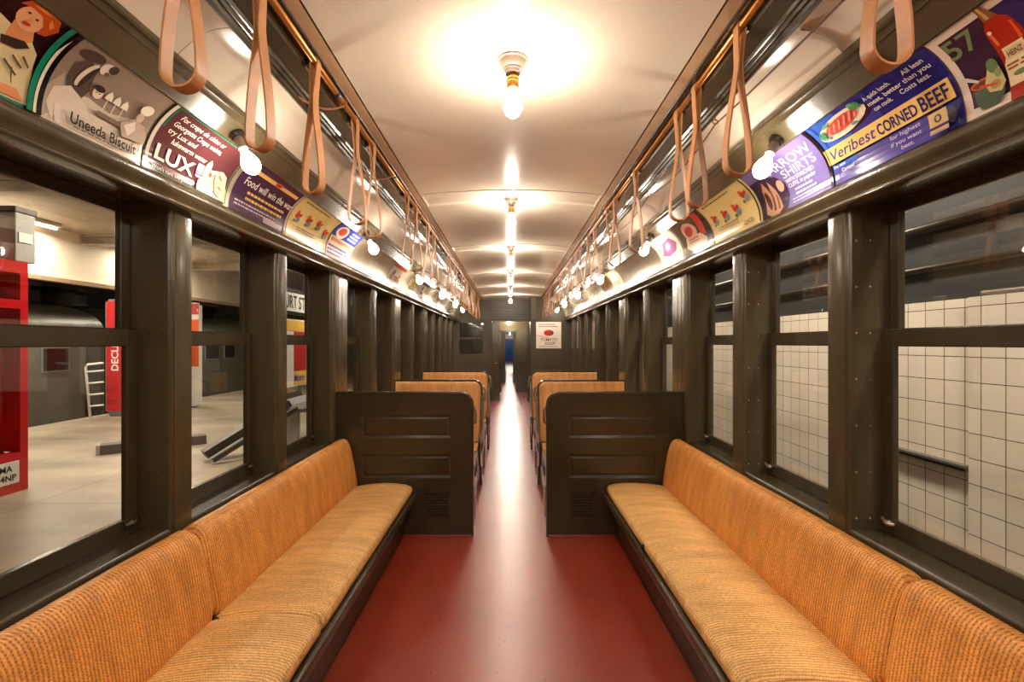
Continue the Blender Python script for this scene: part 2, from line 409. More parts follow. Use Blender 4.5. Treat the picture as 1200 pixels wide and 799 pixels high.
# upper deck ceiling with lower arch bands at the wide posts
def zc(x, drop=0): return 2.655 - .037 * (x / .675) ** 2 - drop
bm = bmesh.new()
ribs = [(-.25, .10), (3.57, 3.865), (5.50, 5.80), (7.42, 7.72), (9.32, 9.58), (11.0, 11.25)]
yl = []
for a, b in ribs: yl += [(a - .014, .012), (a - .012, .017), (a - .004, .017), (a - .002, .004), (a + .004, 0), (b - .004, 0), (b, .003), (b + .006, .009), (b + .014, .012)]
yl = [(Y0, .012)] + yl + [(YE, .012)]
NX = 24; rows = []
for y, d in yl:
    rows.append([bm.verts.new((-.685 + 1.37 * i / NX + DX, y, zc(-.685 + 1.37 * i / NX, d))) for i in range(NX + 1)])
for a, b in zip(rows, rows[1:]):
    for i in range(NX): bm.faces.new((a[i], a[i + 1], b[i + 1], b[i]))
top = bmesh.ops.extrude_face_region(bm, geom=bm.faces[:])
for v in [g for g in top['geom'] if isinstance(g, bmesh.types.BMVert)]: v.co.z += .06
o = struct('ceiling', bm, M['cream'], 'cream glossy arched ceiling of the upper deck')
autosmooth(o, 12)
bm = BX(-1.6, 1.6, Y0, YE, 2.74, 2.8); struct('ceiling_roof', bm, M['olive_dark'], 'car roof above the ceiling')

# posts between the windows
tn = 13
for sx in (-1, 1):
    for i, (a, b) in enumerate(COLS):
        if sx > 0 and a > 11: continue
        w = b - a
        f = lambda x: sx * x
        pts = [(f(1.546), a), (f(1.49), a), (f(1.484), a), (f(1.372), a), (f(1.364), a + .002), (f(1.358), a + .008), (f(1.357), a + .014), (f(1.351), a + .016)]
        if w > .2:
            m_ = (a + b) / 2
            pts += [(f(1.349), a + .02), (f(1.349), m_ - .05), (f(1.356), m_ - .046), (f(1.356), m_ - .04), (f(1.349), m_ - .036), (f(1.349), m_ + .036), (f(1.356), m_ + .04), (f(1.356), m_ + .046), (f(1.349), m_ + .05)]
        else:
            pts += [(f(1.349), a + .02)]
        pts += [(f(1.349), b - .004), (f(1.353), b), (f(1.546), b)]
        bm = bmesh.new(); extrude_z(bm, pts, ZS - .02, ZH)
        o = struct('trim_%d' % tn, bm, M['olive_post'], '%s olive window post on the %s side' % ('wide' if w > .2 else 'narrow', sd)); tn += 1
        o['label'] = '%s glossy olive window post on the %s side of the car' % ('wide' if w > .2 else 'narrow', SIDE[sx])
        autosmooth(o, 35)
        if (a > 1.8 and a < 2) or (sx > 0 and 2.7 < a < 2.9):
            bm = bmesh.new(); lathe(bm, [(0, .0025), (.003, .0022), (.0048, 0), (.0048, -.001), (0, -.001)], 8, Matrix.Rotation(PI / 2, 4, 'X'))
            first = obj('screw_head', bm, M['screw'] if sx > 0 else M['olive'], o, True); k = 0
            for zz in [.80 + .185 * q for q in range(7)]:
                for xx in (1.385, 1.44):
                    s_ = first if k == 0 else first.copy()
                    if k: C.objects.link(s_); s_.parent = o
                    s_.location = (sx * xx, a, zz); k += 1

# windows: upper and lower sash, panes, latch
wn = 1
def sash(parent, name, sx, x0, x1, ya, yb, za, zb, st, rt, rb, m):
    bm = bmesh.new(); xa, xb = sorted((sx * x0, sx * x1))
    for bxs in ((ya, ya + st, za, zb), (yb - st, yb, za, zb), (ya + st, yb - st, za, za + rb), (ya + st, yb - st, zb - rt, zb)):
        b2 = bmesh.new(); box(b2, xa, xb, *bxs); bevel(b2, .003, 1)
        me = bpy.data.meshes.new('t'); b2.to_mesh(me); b2.free(); bm.from_mesh(me); bpy.data.meshes.remove(me)
    o = obj(name, bm, m, parent)
    bm = BX(sx * (x0 + x1) / 2 - .002, sx * (x0 + x1) / 2 + .002, ya + st - .004, yb - st + .004, za + rb - .004, zb - rt + .004)
    obj('pane', bm, M['glass'], o)
    return o
for sx in (-1, 1):
    for (p, q) in zip(COLS, COLS[1:]):
        a, b = p[1], q[0]
        if sx > 0 and b > 11.2: continue
        if a > 10.9 or b < -1.5: continue
        root = thing('window_%d' % wn, 'two-sash window on the %s side of the car' % SIDE[sx], None, (0, 0, 0), kind='structure'); wn += 1
        sash(root, 'lower_sash', sx, 1.486, 1.512, a + .002, b - .002, ZS + .002, 1.555, .052, .068, .064, M['olive'])
        sash(root, 'upper_sash', sx, 1.516, 1.542, a + .002, b - .002, 1.49, ZH - .002, .046, .045, .068, M['olive'])
        bm = bmesh.new()
        tube(bm, [(sx * 1.486, b - .045, ZS + .045), (sx * 1.47, b - .045, ZS + .045)], .013, 10)
        tube(bm, [(sx * 1.472, b - .08, ZS + .05), (sx * 1.468, b - .045, ZS + .045), (sx * 1.472, b - .02, ZS + .06)], .007, 8)
        obj('latch', bm, M['screw'] if sx > 0 else M['olive_post'], root, True)

# ------------------------------------------------------------------ long benches
SEAT_P = [(.756, .340), (.748, .352), (.742, .372), (.746, .393), (.760, .408), (.80, .420), (.88, .427), (.98, .428), (1.08, .421), (1.15, .411), (1.20, .402), (1.20, .345), (.98, .338)]
BACK_P = [(1.180, .395), (1.170, .42), (1.178, .48), (1.192, .56), (1.207, .64), (1.222, .700), (1.236, .735), (1.254, .757), (1.276, .766), (1.305, .762), (1.325, .745), (1.332, .70), (1.332, .50), (1.332, .395)]
def cushion(prof, ya, yb, sx, seed, amp, rnd=.03, n=44, fixed=()):
    rs = random.Random(seed); bm = bmesh.new(); rows = []
    cx = sum(p[0] for p in prof) / len(prof); cz = sum(p[1] for p in prof) / len(prof)
    ph = [rs.uniform(0, 6.28) for _ in range(6)]
    for j in range(n + 1):
        t = j / n; s = 0.5 - 0.5 * math.cos(PI * t)
        t2 = t * .55 + s * .45
        y = ya + (yb - ya) * t2
        d = min(y - ya, yb - y); k = 1.0
        if d < rnd: k = 1 - .16 * (1 - d / rnd) ** 2
        w = amp * (math.sin(y * 7 + ph[0]) + .6 * math.sin(y * 15 + ph[1]) + .4 * math.sin(y * 29 + ph[2]))
        row = []
        for i, p in enumerate(prof):
            x = cx + (p[0] - cx) * k; z = cz + (p[1] - cz) * k
            lift = w * (.5 + .5 * math.sin(i * .9 + y * 3 + ph[3]))
            row.append(bm.verts.new((sx * (x - lift * .4), y, z + lift)))
        rows.append(row)
    m = len(prof)
    for a, b in zip(rows, rows[1:]):
        for i in range(m): bm.faces.new((a[i], a[(i + 1) % m], b[(i + 1) % m], b[i]))
    bm.faces.new(rows[0]); bm.faces.new(rows[-1])
    return bm
def bench(sx, y0, y1, cuts_seat, cuts_back, label, seed):
    t = thing('rattan_bench', label, 'bench', (sx * 1.05, (y0 + y1) / 2, 0))
    inv = (-sx * 1.05, -(y0 + y1) / 2, 0)
    def put(name, bm, m, smooth=True, ang=50):
        o = obj(name, bm, m, t); o.location = inv
        if smooth: autosmooth(o, ang)
        return o
    ss = [y0] + cuts_seat + [y1]
    for k, (a, b) in enumerate(zip(ss, ss[1:])):
        c = put('seat_cushion', cushion(SEAT_P, a + .003, b - .003, sx, seed + k, .0035), M['rat_seat'], ang=60)
        if sx > 0 and k == len(ss) - 2 and seed < 20:
            bm = bmesh.new()
            lathe(bm, [(0, .007), (.009, .007), (.014, .003), (.014, -.012), (0, -.012)], 14, Matrix.Translation((.731, 2.647, .372)) @ Matrix.Rotation(-PI / 2, 4, 'Y'))
            obj('key_button', bm, M['black'], c, True)
    ss = [y0] + cuts_back + [y1]
    for k, (a, b) in enumerate(zip(ss, ss[1:])):
        put('back_cushion', cushion(BACK_P, a + .002, b - .002, sx, seed + 7 + k, .002, .018), M['rat_back'], ang=60)
    bm = bmesh.new(); extrude_prof(bm, [(.722, .300), (.719, .334), (.722, .343), (.729, .346), (.744, .345), (.752, .338), (.80, .338), (.80, .294), (.730, .294)], y0, y1, sx=sx)
    put('front_rail', bm, M['olive'], ang=30)
    bm = bmesh.new(); extrude_prof(bm, [(.83, 0), (.826, .06), (.818, .064), (.80, .296), (.80, .338), (1.20, .338), (1.20, .39), (1.335, .39), (1.335, 0)], y0, y1, sx=sx)
    put('base', bm, M['olive_dark'], ang=30)
    return t
bench(-1, -2.3, 3.695, [-.3, 1.91], [-.3, 1.91], 'long rattan bench under the left windows with a soft crease in the seat', 3)
bench(1, -2.3, 3.695, [-.5, 1.53], [-.5, 1.51], 'long rattan bench under the right windows with a metal key button on its edge', 11)
bench(-1, 6.98, 11.3, [9.1], [9.1], 'rattan bench far down the left side behind the cross seats', 23)
bench(1, 6.98, 11.3, [9.1], [9.1], 'rattan bench far down the right side behind the cross seats', 31)

# ------------------------------------------------------------------ panelled partitions
def partition(sx, yf, label):
    """front at yf, rounded aisle corner, two sunk panels and a louvred vent"""
    t = thing('seat_partition', label, 'partition', (sx * .82, yf, 0))
    inv = (-sx * .82, -yf, 0)
    XA, XW, ZT, R, TH = .297, 1.347, 1.108, .085, .040
    bm = bmesh.new()
    arc = [(XA + R - R * math.sin(a), ZT - R + R * math.cos(a)) for a in [PI / 2 * k / 8 for k in range(9)]]
    outline = [(XW, 0), (XW, ZT)] + arc + [(XA, 0)]
    extrude_y(bm, [(sx * p[0], p[1]) for p in outline], yf + .012, yf + TH)
    # front layer: stiles and rails standing proud of the sunk panels
    def fr(x0, x1, z0, z1):
        b2 = bmesh.new(); box(b2, *sorted((sx * x0, sx * x1)), yf, yf + .014, z0, z1)
        me = bpy.data.meshes.new('t'); b2.to_mesh(me); b2.free(); bm.from_mesh(me); bpy.data.meshes.remove(me)
    P0, P1 = .455, 1.15
    extrude_y(bm, [(sx * p[0], p[1]) for p in [(P0, 0), (P0, ZT)] + arc + [(XA, 0)]], yf, yf + .014)
    fr(P1, XW, 0, ZT)
    fr(P0, P1, .945, ZT); fr(P0, P1, .640, .765); fr(P0, P1, 0, .455)
    # mouldings round each panel
    for z0, z1 in ((.765, .945), (.455, .640)):
        for k, (ins, y) in enumerate(((.0, yf), (.016, yf + .010))): pass
        ring = [[(P0, z0), (P1, z0), (P1, z1), (P0, z1)], [(P0 + .02, z0 + .02), (P1 - .02, z0 + .02), (P1 - .02, z1 - .02), (P0 + .02, z1 - .02)],
                [(P0 + .034, z0 + .034), (P1 - .034, z0 + .034), (P1 - .034, z1 - .034), (P0 + .034, z1 - .034)]]
        ysr = [yf + .001, yf + .0115, yf + .006]
        vs = [[bm.verts.new((sx * p[0], y, p[1])) for p in r] for r, y in zip(ring, ysr)]
        for a, b in zip(vs, vs[1:]):
            for i in range(4): bm.faces.new((a[i], a[(i + 1) % 4], b[(i + 1) % 4], b[i]))
        bm.faces.new(vs[-1])
    o = obj('panel', bm, M['olive'], t); o.location = inv
    bm = bmesh.new()
    path = [(sx * XW, yf + .018, ZT + .004)] + [(sx * (XA + R - (R + .004) * math.sin(a)), yf + .018, ZT - R + (R + .004) * math.cos(a)) for a in [PI / 2 * k / 8 for k in range(9)]] + [(sx * (XA - .004), yf + .018, .93)]
    tube(bm, path, .014, 10)
    o = obj('top_rail', bm, M['olive_post'], t, True); o.location = inv
    bm = BX(sx * (XA - .016), sx * (XA + .004), yf - .004, yf + .048, 0, .93, .004)
    o = obj('edge_post', bm, M['olive'], t); o.location = inv
    bm = bmesh.new()
    V0, V1, W0, W1 = .462, .657, .150, .345
    for q in ((V0, V0 + .014, W0, W1), (V1 - .014, V1, W0, W1), (V0, V1, W0, W0 + .014), (V0, V1, W1 - .014, W1)):
        box(bm, *sorted((sx * q[0], sx * q[1])), yf - .006, yf + .002, q[2], q[3])
    box(bm, *sorted((sx * V0, sx * V1)), yf - .0015, yf + .001, W0, W1, 1)
    nl = 7
    for k in range(nl):
        z = W0 + .02 + (W1 - W0 - .04) * (k + .2) / nl
        a = [bm.verts.new((sx * x, y, zz)) for x in (V0 + .014, V1 - .014) for (y, zz) in ((yf - .002, z), (yf - .007, z + .010), (yf - .004, z + .013))]
        bm.faces.new((a[0], a[1], a[4], a[3])); bm.faces.new((a[1], a[2], a[5], a[4])); bm.faces.new((a[0], a[2], a[5], a[3]))
    o = obj('vent_grille', bm, [M['olive'], M['dark']], t); o.location = inv
    bm = BX(sx * XA, sx * 1.347, yf - .010, yf + .001, 0, .018, .003)
    o = obj('base_strip', bm, M['floor'], t); o.location = inv
    return t
partition(-1, 3.70, 'dark olive panelled partition with vent at the end of the left bench')
partition(1, 3.70, 'dark olive panelled partition with vent at the end of the right bench')

# ------------------------------------------------------------------ cross seats
def cross_seat(sx, yb, face, label):
    """face -1 looks towards the camera; yb is the plane of the seat back"""
    t = thing('cross_seat', label, 'seat', (sx * .78, yb, 0), group=None)
    inv = (-sx * .78, -yb, 0)
    XA, XW, ZT, R = .300, 1.262, 1.098, .095
    F = lambda d: yb + face * d
    def put(name, bm, m, ang=None):
        o = obj(name, bm, m, t); o.location = inv
        if ang: autosmooth(o, ang)
        return o
    def outline(ins, z0):
        arc = [(XA + R - (R - ins) * math.sin(a), ZT - R + (R - ins) * math.cos(a)) for a in [PI / 2 * k / 8 for k in range(9)]]
        return [(sx * p[0], p[1]) for p in [(XW - ins, z0), (XW - ins, ZT - ins)] + arc + [(XA + ins, z0)]]
    bm = bmesh.new(); extrude_y(bm, outline(0, .40), *sorted((F(.0), F(.030)))); put('back_frame', bm, M['olive'])
    bm = bmesh.new()
    for sc, (p_in, d) in enumerate(((.018, .028), (.019, .055), (.030, .066), (.07, .074))):
        pass
    layers = [(.018, .028), (.019, .052), (.028, .064), (.06, .072)]
    rows = [[bm.verts.new((p[0], F(d + (.03 if i_ in (0, len(outline(0, 0)) - 1) else 0)), p[1])) for i_, p in enumerate(outline(ins, .44))] for ins, d in layers]
    for a, b in zip(rows, rows[1:]):
        for i in range(len(a)): bm.faces.new((a[i], a[(i + 1) % len(a)], b[(i + 1) % len(a)], b[i]))
    bm.faces.new(rows[-1]); bm.faces.new(rows[0])
    put('back_cushion', bm, M['rat_cross'], 40)
    bm = bmesh.new()
    prof = [(.10, .36), (.52, .355), (.535, .375), (.535, .40), (.52, .425), (.48, .437), (.30, .440), (.10, .43)]
    a = [bm.verts.new((sx * (XA + .03), F(p[0]), p[1])) for p in prof]; b = [bm.verts.new((sx * (XW + .05), F(p[0]), p[1])) for p in prof]
    n = len(prof)
    for i in range(n): bm.faces.new((a[i], a[(i + 1) % n], b[(i + 1) % n], b[i]))
    bm.faces.new(a); bm.faces.new(b); bevel(bm, .008, 2)
    put('seat_cushion', bm, M['rat_cross'], 40)
    bm = bmesh.new(); box(bm, *sorted((sx * (XA + .10), sx * (XW - .1))), *sorted((F(.05), F(.40))), 0, .355); put('base', bm, M['olive_dark'])
    bm = bmesh.new()      # aisle end: shaped iron plate with two slots
    pl = [(-.0, .03), (-.0, .93), (.02, .95), (.06, .93), (.10, .70), (.13, .58), (.50, .55), (.53, .52), (.53, .33), (.50, .28), (.36, .24), (.30, .03)]
    def plate(x0, x1):
        a = [bm.verts.new((sx * x0, F(p[0]), p[1])) for p in pl]; b = [bm.verts.new((sx * x1, F(p[0]), p[1])) for p in pl]
        m_ = len(pl)
        for i in range(m_): bm.faces.new((a[i], a[(i + 1) % m_], b[(i + 1) % m_], b[i]))
        bm.faces.new(a); bm.faces.new(b)
    plate(XA - .012, XA + .012)
    box(bm, *sorted((sx * (XA - .016), sx * (XA - .011))), *sorted((F(.10), F(.16))), .10, .34, 1)
    box(bm, *sorted((sx * (XA - .016), sx * (XA - .011))), *sorted((F(.20), F(.42))), .40, .48, 1)
    put('end_plate', bm, [M['olive'], M['dark']])
    bm = bmesh.new()      # grab handle on the aisle corner
    tube(bm, [(sx * (XA - .004), F(.015), .86), (sx * (XA - .03), F(.015), .88), (sx * (XA - .034), F(.015), .96), (sx * (XA - .012), F(.015), 1.02), (sx * (XA + .01), F(.015), 1.03)], .009, 8)
    put('corner_handle', bm, M['steel'], 60)
    return t
for sx in (-1, 1):
    n = SIDE[sx]
    cross_seat(sx, 3.742, 1, 'rattan cross seat backing onto the %s partition and facing away' % n)
    cross_seat(sx, 5.25, -1, 'rattan cross seat on the %s facing the camera just beyond the partition' % n)
    cross_seat(sx, 5.256, 1, 'rattan cross seat on the %s back to back with the nearer rattan seat, facing away' % n)
    cross_seat(sx, 6.88, -1, 'rattan cross seat on the %s facing the camera, the farthest from it' % n)

# ------------------------------------------------------------------ lamps
WARM = (1.0, .88, .74)
def lamp_light(parent, loc, power):
    ld = bpy.data.lights.new('bulb_light', 'POINT'); ld.energy = power; ld.color = WARM; ld.shadow_soft_size = .022
    lo = bpy.data.objects.new('bulb_light', ld); C.objects.link(lo); lo.location = loc; lo.parent = parent
    return lo
def bulb_bm(mtx):
    bm = bmesh.new()
    lathe(bm, [(.014, 0), (.015, -.018), (.022, -.034), (.032, -.052), (.0375, -.072), (.036, -.090), (.027, -.107), (.014, -.117), (0, -.120)], 16, mtx)
    return bm
def make_ceiling_lamp(y, label):
    z = 2.655 if min(abs(y - q) for q in (0, 3.8, 5.7, 7.6, 9.45, 11.1)) < .15 else 2.643
    t = thing('ceiling_lamp', label, 'lamp', (DX, y, z), group='bare bulb lamps along the ceiling')
    bm = bmesh.new(); lathe(bm, [(0, .004), (.063, .004), (.063, -.003), (.060, -.007), (.055, -.009), (.050, -.024), (.042, -.034), (.037, -.036), (.036, -.044), (.031, -.047), (.031, -.058), (.022, -.062), (0, -.062)], 24)
    autosmooth(obj('canopy', bm, M['porcelain'], t), 40)
    bm = bmesh.new(); lathe(bm, [(0, -.058), (.016, -.061), (.017, -.070), (.024, -.073), (.026, -.082), (.024, -.086), (.026, -.092), (.024, -.098), (.025, -.108), (.021, -.116), (0, -.116)], 16)
    autosmooth(obj('socket', bm, M['brass'], t), 40)
    obj('bulb', bulb_bm(Matrix.Translation((0, 0, -.113))), M['bulb'], t, True)
    lamp_light(t, (0, 0, -.113 - .070), P_CEIL)
    return t
def make_side_lamp(sx, y, label):
    # stands square on the sloping soffit board, leaning into the car
    t = thing('side_lamp', label, 'lamp', (sx * 1.149, y, 2.3775), group='bare bulb lamps along the %s soffit' % SIDE[sx])
    rot = Matrix.Rotation(sx * math.radians(26), 4, 'Y')
    bm = bmesh.new(); lathe(bm, [(0, .004), (.031, .004), (.031, 0), (.030, -.008), (.028, -.014), (.026, -.02), (0, -.02)], 20, rot)
    autosmooth(obj('canopy', bm, M['olive_dark'], t), 40)
    bm = bmesh.new(); lathe(bm, [(0, -.016), (.019, -.018), (.021, -.03), (.022, -.060), (.020, -.070), (0, -.070)], 16, rot)
    autosmooth(obj('socket', bm, M['porcelain'], t), 40)
    obj('bulb', bulb_bm(rot @ Matrix.Translation((0, 0, -.066))), M['bulb'], t, True)
    v = rot @ Vector((0, 0, -.066 - .070)); lamp_light(t, v, P_SIDE)
    return t
P_CEIL, P_SIDE = 8.6, 1.35
lys = [-1.9, 0.0, 1.93, 3.82, 5.70, 7.60, 9.45, 11.1]
for i, y in enumerate(lys):
    make_ceiling_lamp(y, {0: 'ceiling bulb lamp well behind the camera', 1: 'ceiling bulb lamp above the camera'}.get(i, 'bare bulb in white canopy on the ceiling, %s from the camera' % ORD[i - 2]))
for sx in (-1, 1):
    for i, y in enumerate([-1.85, .07, 2.005 if sx < 0 else 2.055, 3.81 if sx < 0 else 3.87, 5.75, 7.66, 9.5, 11.0]):
        make_side_lamp(sx, y, {0: 'bare side bulb behind the camera on the %s soffit', 1: 'bare side bulb beside the camera on the %s soffit'}.get(i, 'bare side bulb on the %%s soffit, %s from the camera' % ORD[i - 2]) % SIDE[sx])

# ------------------------------------------------------------------ strap rods, straps, cords
RODX = {-1: -.745, 1: .785}
RODZ = 2.575
for sx in (-1, 1):
    t = thing('strap_rod', 'worn bronze rod carrying the leather straps on the %s' % SIDE[sx], 'rod', (RODX[sx], 0, RODZ))
    ye = YE - .03 if sx < 0 else YR - .02
    bm = bmesh.new(); tube(bm, [(0, Y0 + .02, 0), (0, ye, 0)], .0118, 12); obj('rod', bm, M['rodm'], t, True)
    for y in [.35, 1.25, 2.06, 3.08, 3.98, 4.98, 5.9, 6.9, 7.8, 8.8, 9.7, 10.7]:
        bm = bmesh.new(); tube(bm, [(0, y, 0), (sx * .004, y, .03)], .008, 8); tube(bm, [(0, y - .014, 0), (0, y + .014, 0)], .0145, 10)
        obj('bracket', bm, M['black'], t, True)
def strap_bm(ang, seed):
    rs = random.Random(seed)
    # centre line in the loop's own plane (s, z)
    L_ = .505; pinch = rs.uniform(.11, .19); wd = rs.uniform(.037, .043); sw = rs.uniform(-.012, .012)
    half = []
    for k in range(15):
        u = k / 14.0; z = -u * (L_ - wd)
        if u * (L_ - wd) < pinch: s = .0135 - (.0135 - .005) * (u * (L_ - wd) / pinch)
        else:
            q = (u * (L_ - wd) - pinch) / (L_ - wd - pinch); s = .005 + (wd - .005) * (3 * q * q - 2 * q ** 3) ** .75
        half.append((s, z))
    bot = [(wd * math.cos(a), -(L_ - wd) - wd * .95 * math.sin(a)) for a in [PI * k / 10 for k in range(1, 10)]]
    topa = [(.0135 * math.cos(a), .0135 * math.sin(a)) for a in [PI * k / 6 for k in range(1, 6)]]
    line = half + bot + [(-p[0], p[1]) for p in reversed(half)] + [(-p[0], p[1]) for p in topa]
    n = len(line); bm = bmesh.new(); rows = []
    W, T = .0175, .0026
    for i, p in enumerate(line):
        a = line[i - 1]; b = line[(i + 1) % n]
        dx, dz = b[0] - a[0], b[1] - a[1]; l = math.hypot(dx, dz) or 1
        nx, nz = -dz / l, dx / l
        depth = min(1.0, max(0.0, -p[1] / .22))          # the band twists from the rod's line into its own plane
        th = ang * depth
        c, s_ = math.cos(th), math.sin(th)
        def P(off, w):
            u = p[0] + nx * off; z = p[1] + nz * off
            u += sw * depth
            return (c * u - s_ * w, s_ * u + c * w, z)
        rows.append([bm.verts.new(P(-T, -W)), bm.verts.new(P(T, -W)), bm.verts.new(P(T, W)), bm.verts.new(P(-T, W))])
    for i in range(n):
        a = rows[i]; b = rows[(i + 1) % n]
        for k in range(4): bm.faces.new((a[k], a[(k + 1) % 4], b[(k + 1) % 4], b[k]))
    return bm
YST = {-1: [1.08, 1.42, 1.83, 2.30, 2.59, 3.45, 3.76, 4.34, 4.69, 5.58, 5.87, 6.28, 6.60, 7.40, 7.70, 8.10, 8.45, 9.20, 9.50, 9.95, 10.3, 11.0, 11.4],
       1: [.995, 1.63, 2.01, 2.23, 2.98, 3.56, 3.83, 4.42, 4.75, 5.30, 5.65, 6.25, 6.60, 7.20, 7.55, 8.10, 8.45, 9.05, 9.40, 9.95, 10.3, 10.9]}
ANG = {-1: [-.05, -.25, -.3, .0, .05, .1, -.1], 1: [.05, .05, .1, -.05, .15, .1, -.1]}
for sx in (-1, 1):
    for i, y in enumerate(YST[sx]):
        a = ANG[sx][i] if i < len(ANG[sx]) else random.uniform(-.3, .3)
        t = thing('hanging_strap', 'tan leather hanging strap, %s from the camera on the %s rod' % (ORD[i], SIDE[sx]), 'strap', (RODX[sx], y, RODZ), group='leather straps hanging from the %s rod' % SIDE[sx])
        autosmooth(obj('leather_loop', strap_bm(a, i * 2 + (sx > 0) + 5), M['leather'], t), 35)
        bm = bmesh.new(); box(bm, *sorted((sx * .012, sx * .034)), -.016, .016, -.018, .012); bevel(bm, .003, 1)
        obj('clip', bm, M['black'], t)
# signal cord on the right, looped through rings under the beam
def sag(p, q, d, n=14):
    out = []
    for k in range(n + 1):
        t = k / n; out.append((p[0] + (q[0] - p[0]) * t, p[1] + (q[1] - p[1]) * t, p[2] + (q[2] - p[2]) * t - d * 4 * t * (1 - t)))
    return out
t = thing('signal_cord', 'dark red signal cord sagging between rings below the right beam', 'cord', (.93, 0, 2.49))
ringy = [.2, 2.165, 3.2, 4.3, 5.4, 6.5, 7.6, 8.7]
bm = bmesh.new()
for a, b in zip(ringy, ringy[1:]): tube(bm, sag((0, a, .0), (0, b, .0), .035 if a < 2 else .05), .0032 if a > 2 else .004, 6)
obj('cord', bm, M['cordr'], t, True)
for y in ringy:
    bm = bmesh.new()
    tube(bm, [(.013 * math.cos(k * PI / 5), y + .006 * math.sin(k * PI / 5), .012 + .013 * math.sin(k * PI / 5)) for k in range(11)], .0035, 6)
    tube(bm, [(0, y, .024), (-.02, y, .032)], .004, 6)
    obj('ring', bm, M['brass'], t, True)
# short ties on the left, from rod to beam
for k, y in enumerate([2.13, 3.02, 4.05]):
    bm = bmesh.new()
    p0 = Vector((0, 0, 0)); 
    tube(bm, sag((0, 0, -.0195), (-.13, -.16, -.055), .03), .0045, 6)
    tube(bm, [(.0175 * math.cos(a), 0, .0175 * math.sin(a)) for a in [2 * PI * q / 12 for q in range(13)]], .0035, 6)
    o = obj('cord_tie', bm, M['cordm'], None, True); o.location = (RODX[-1], y, RODZ)
    tag(o, 'short orange cord tied to the left strap rod, %s from the camera' % ORD[k], 'cord', 'cord ties on the left rod')
# curled flake of paint on the right lower ceiling
bm = bmesh.new(); rows = []
for i in range(11):
    t_ = i / 10.0; y = 1.50 + .05 * math.sin(PI * t_) * 0 ; x = 1.075 - .14 * t_
    z0 = 2.428 + (2.520 - 2.428) * (1.085 - x) / .185 + .028 * math.sin(PI * (1.085 - x) / .185)
    h = .022 * math.sin(PI * t_) ** 1
    rows.append([bm.verts.new((x + .006, 1.545, z0 - .002)), bm.verts.new((x + .006, 1.545 - h * .5, z0 - .006 - h * .25)), bm.verts.new((x + .006, 1.545 - h, z0 - .008 - h * .75))])
for a, b in zip(rows, rows[1:]):
    for k in range(2): bm.faces.new((a[k], a[k + 1], b[k + 1], b[k]))
ex = bmesh.ops.extrude_face_region(bm, geom=bm.faces[:])
for v in [g for g in ex['geom'] if isinstance(g, bmesh.types.BMVert)]: v.co.y -= .0015
o = obj('paint_flake', bm, M['tan'], None, True)
tag(o, 'curled flake of loose cream paint at a ceiling seam near the right strap', 'paint flake')

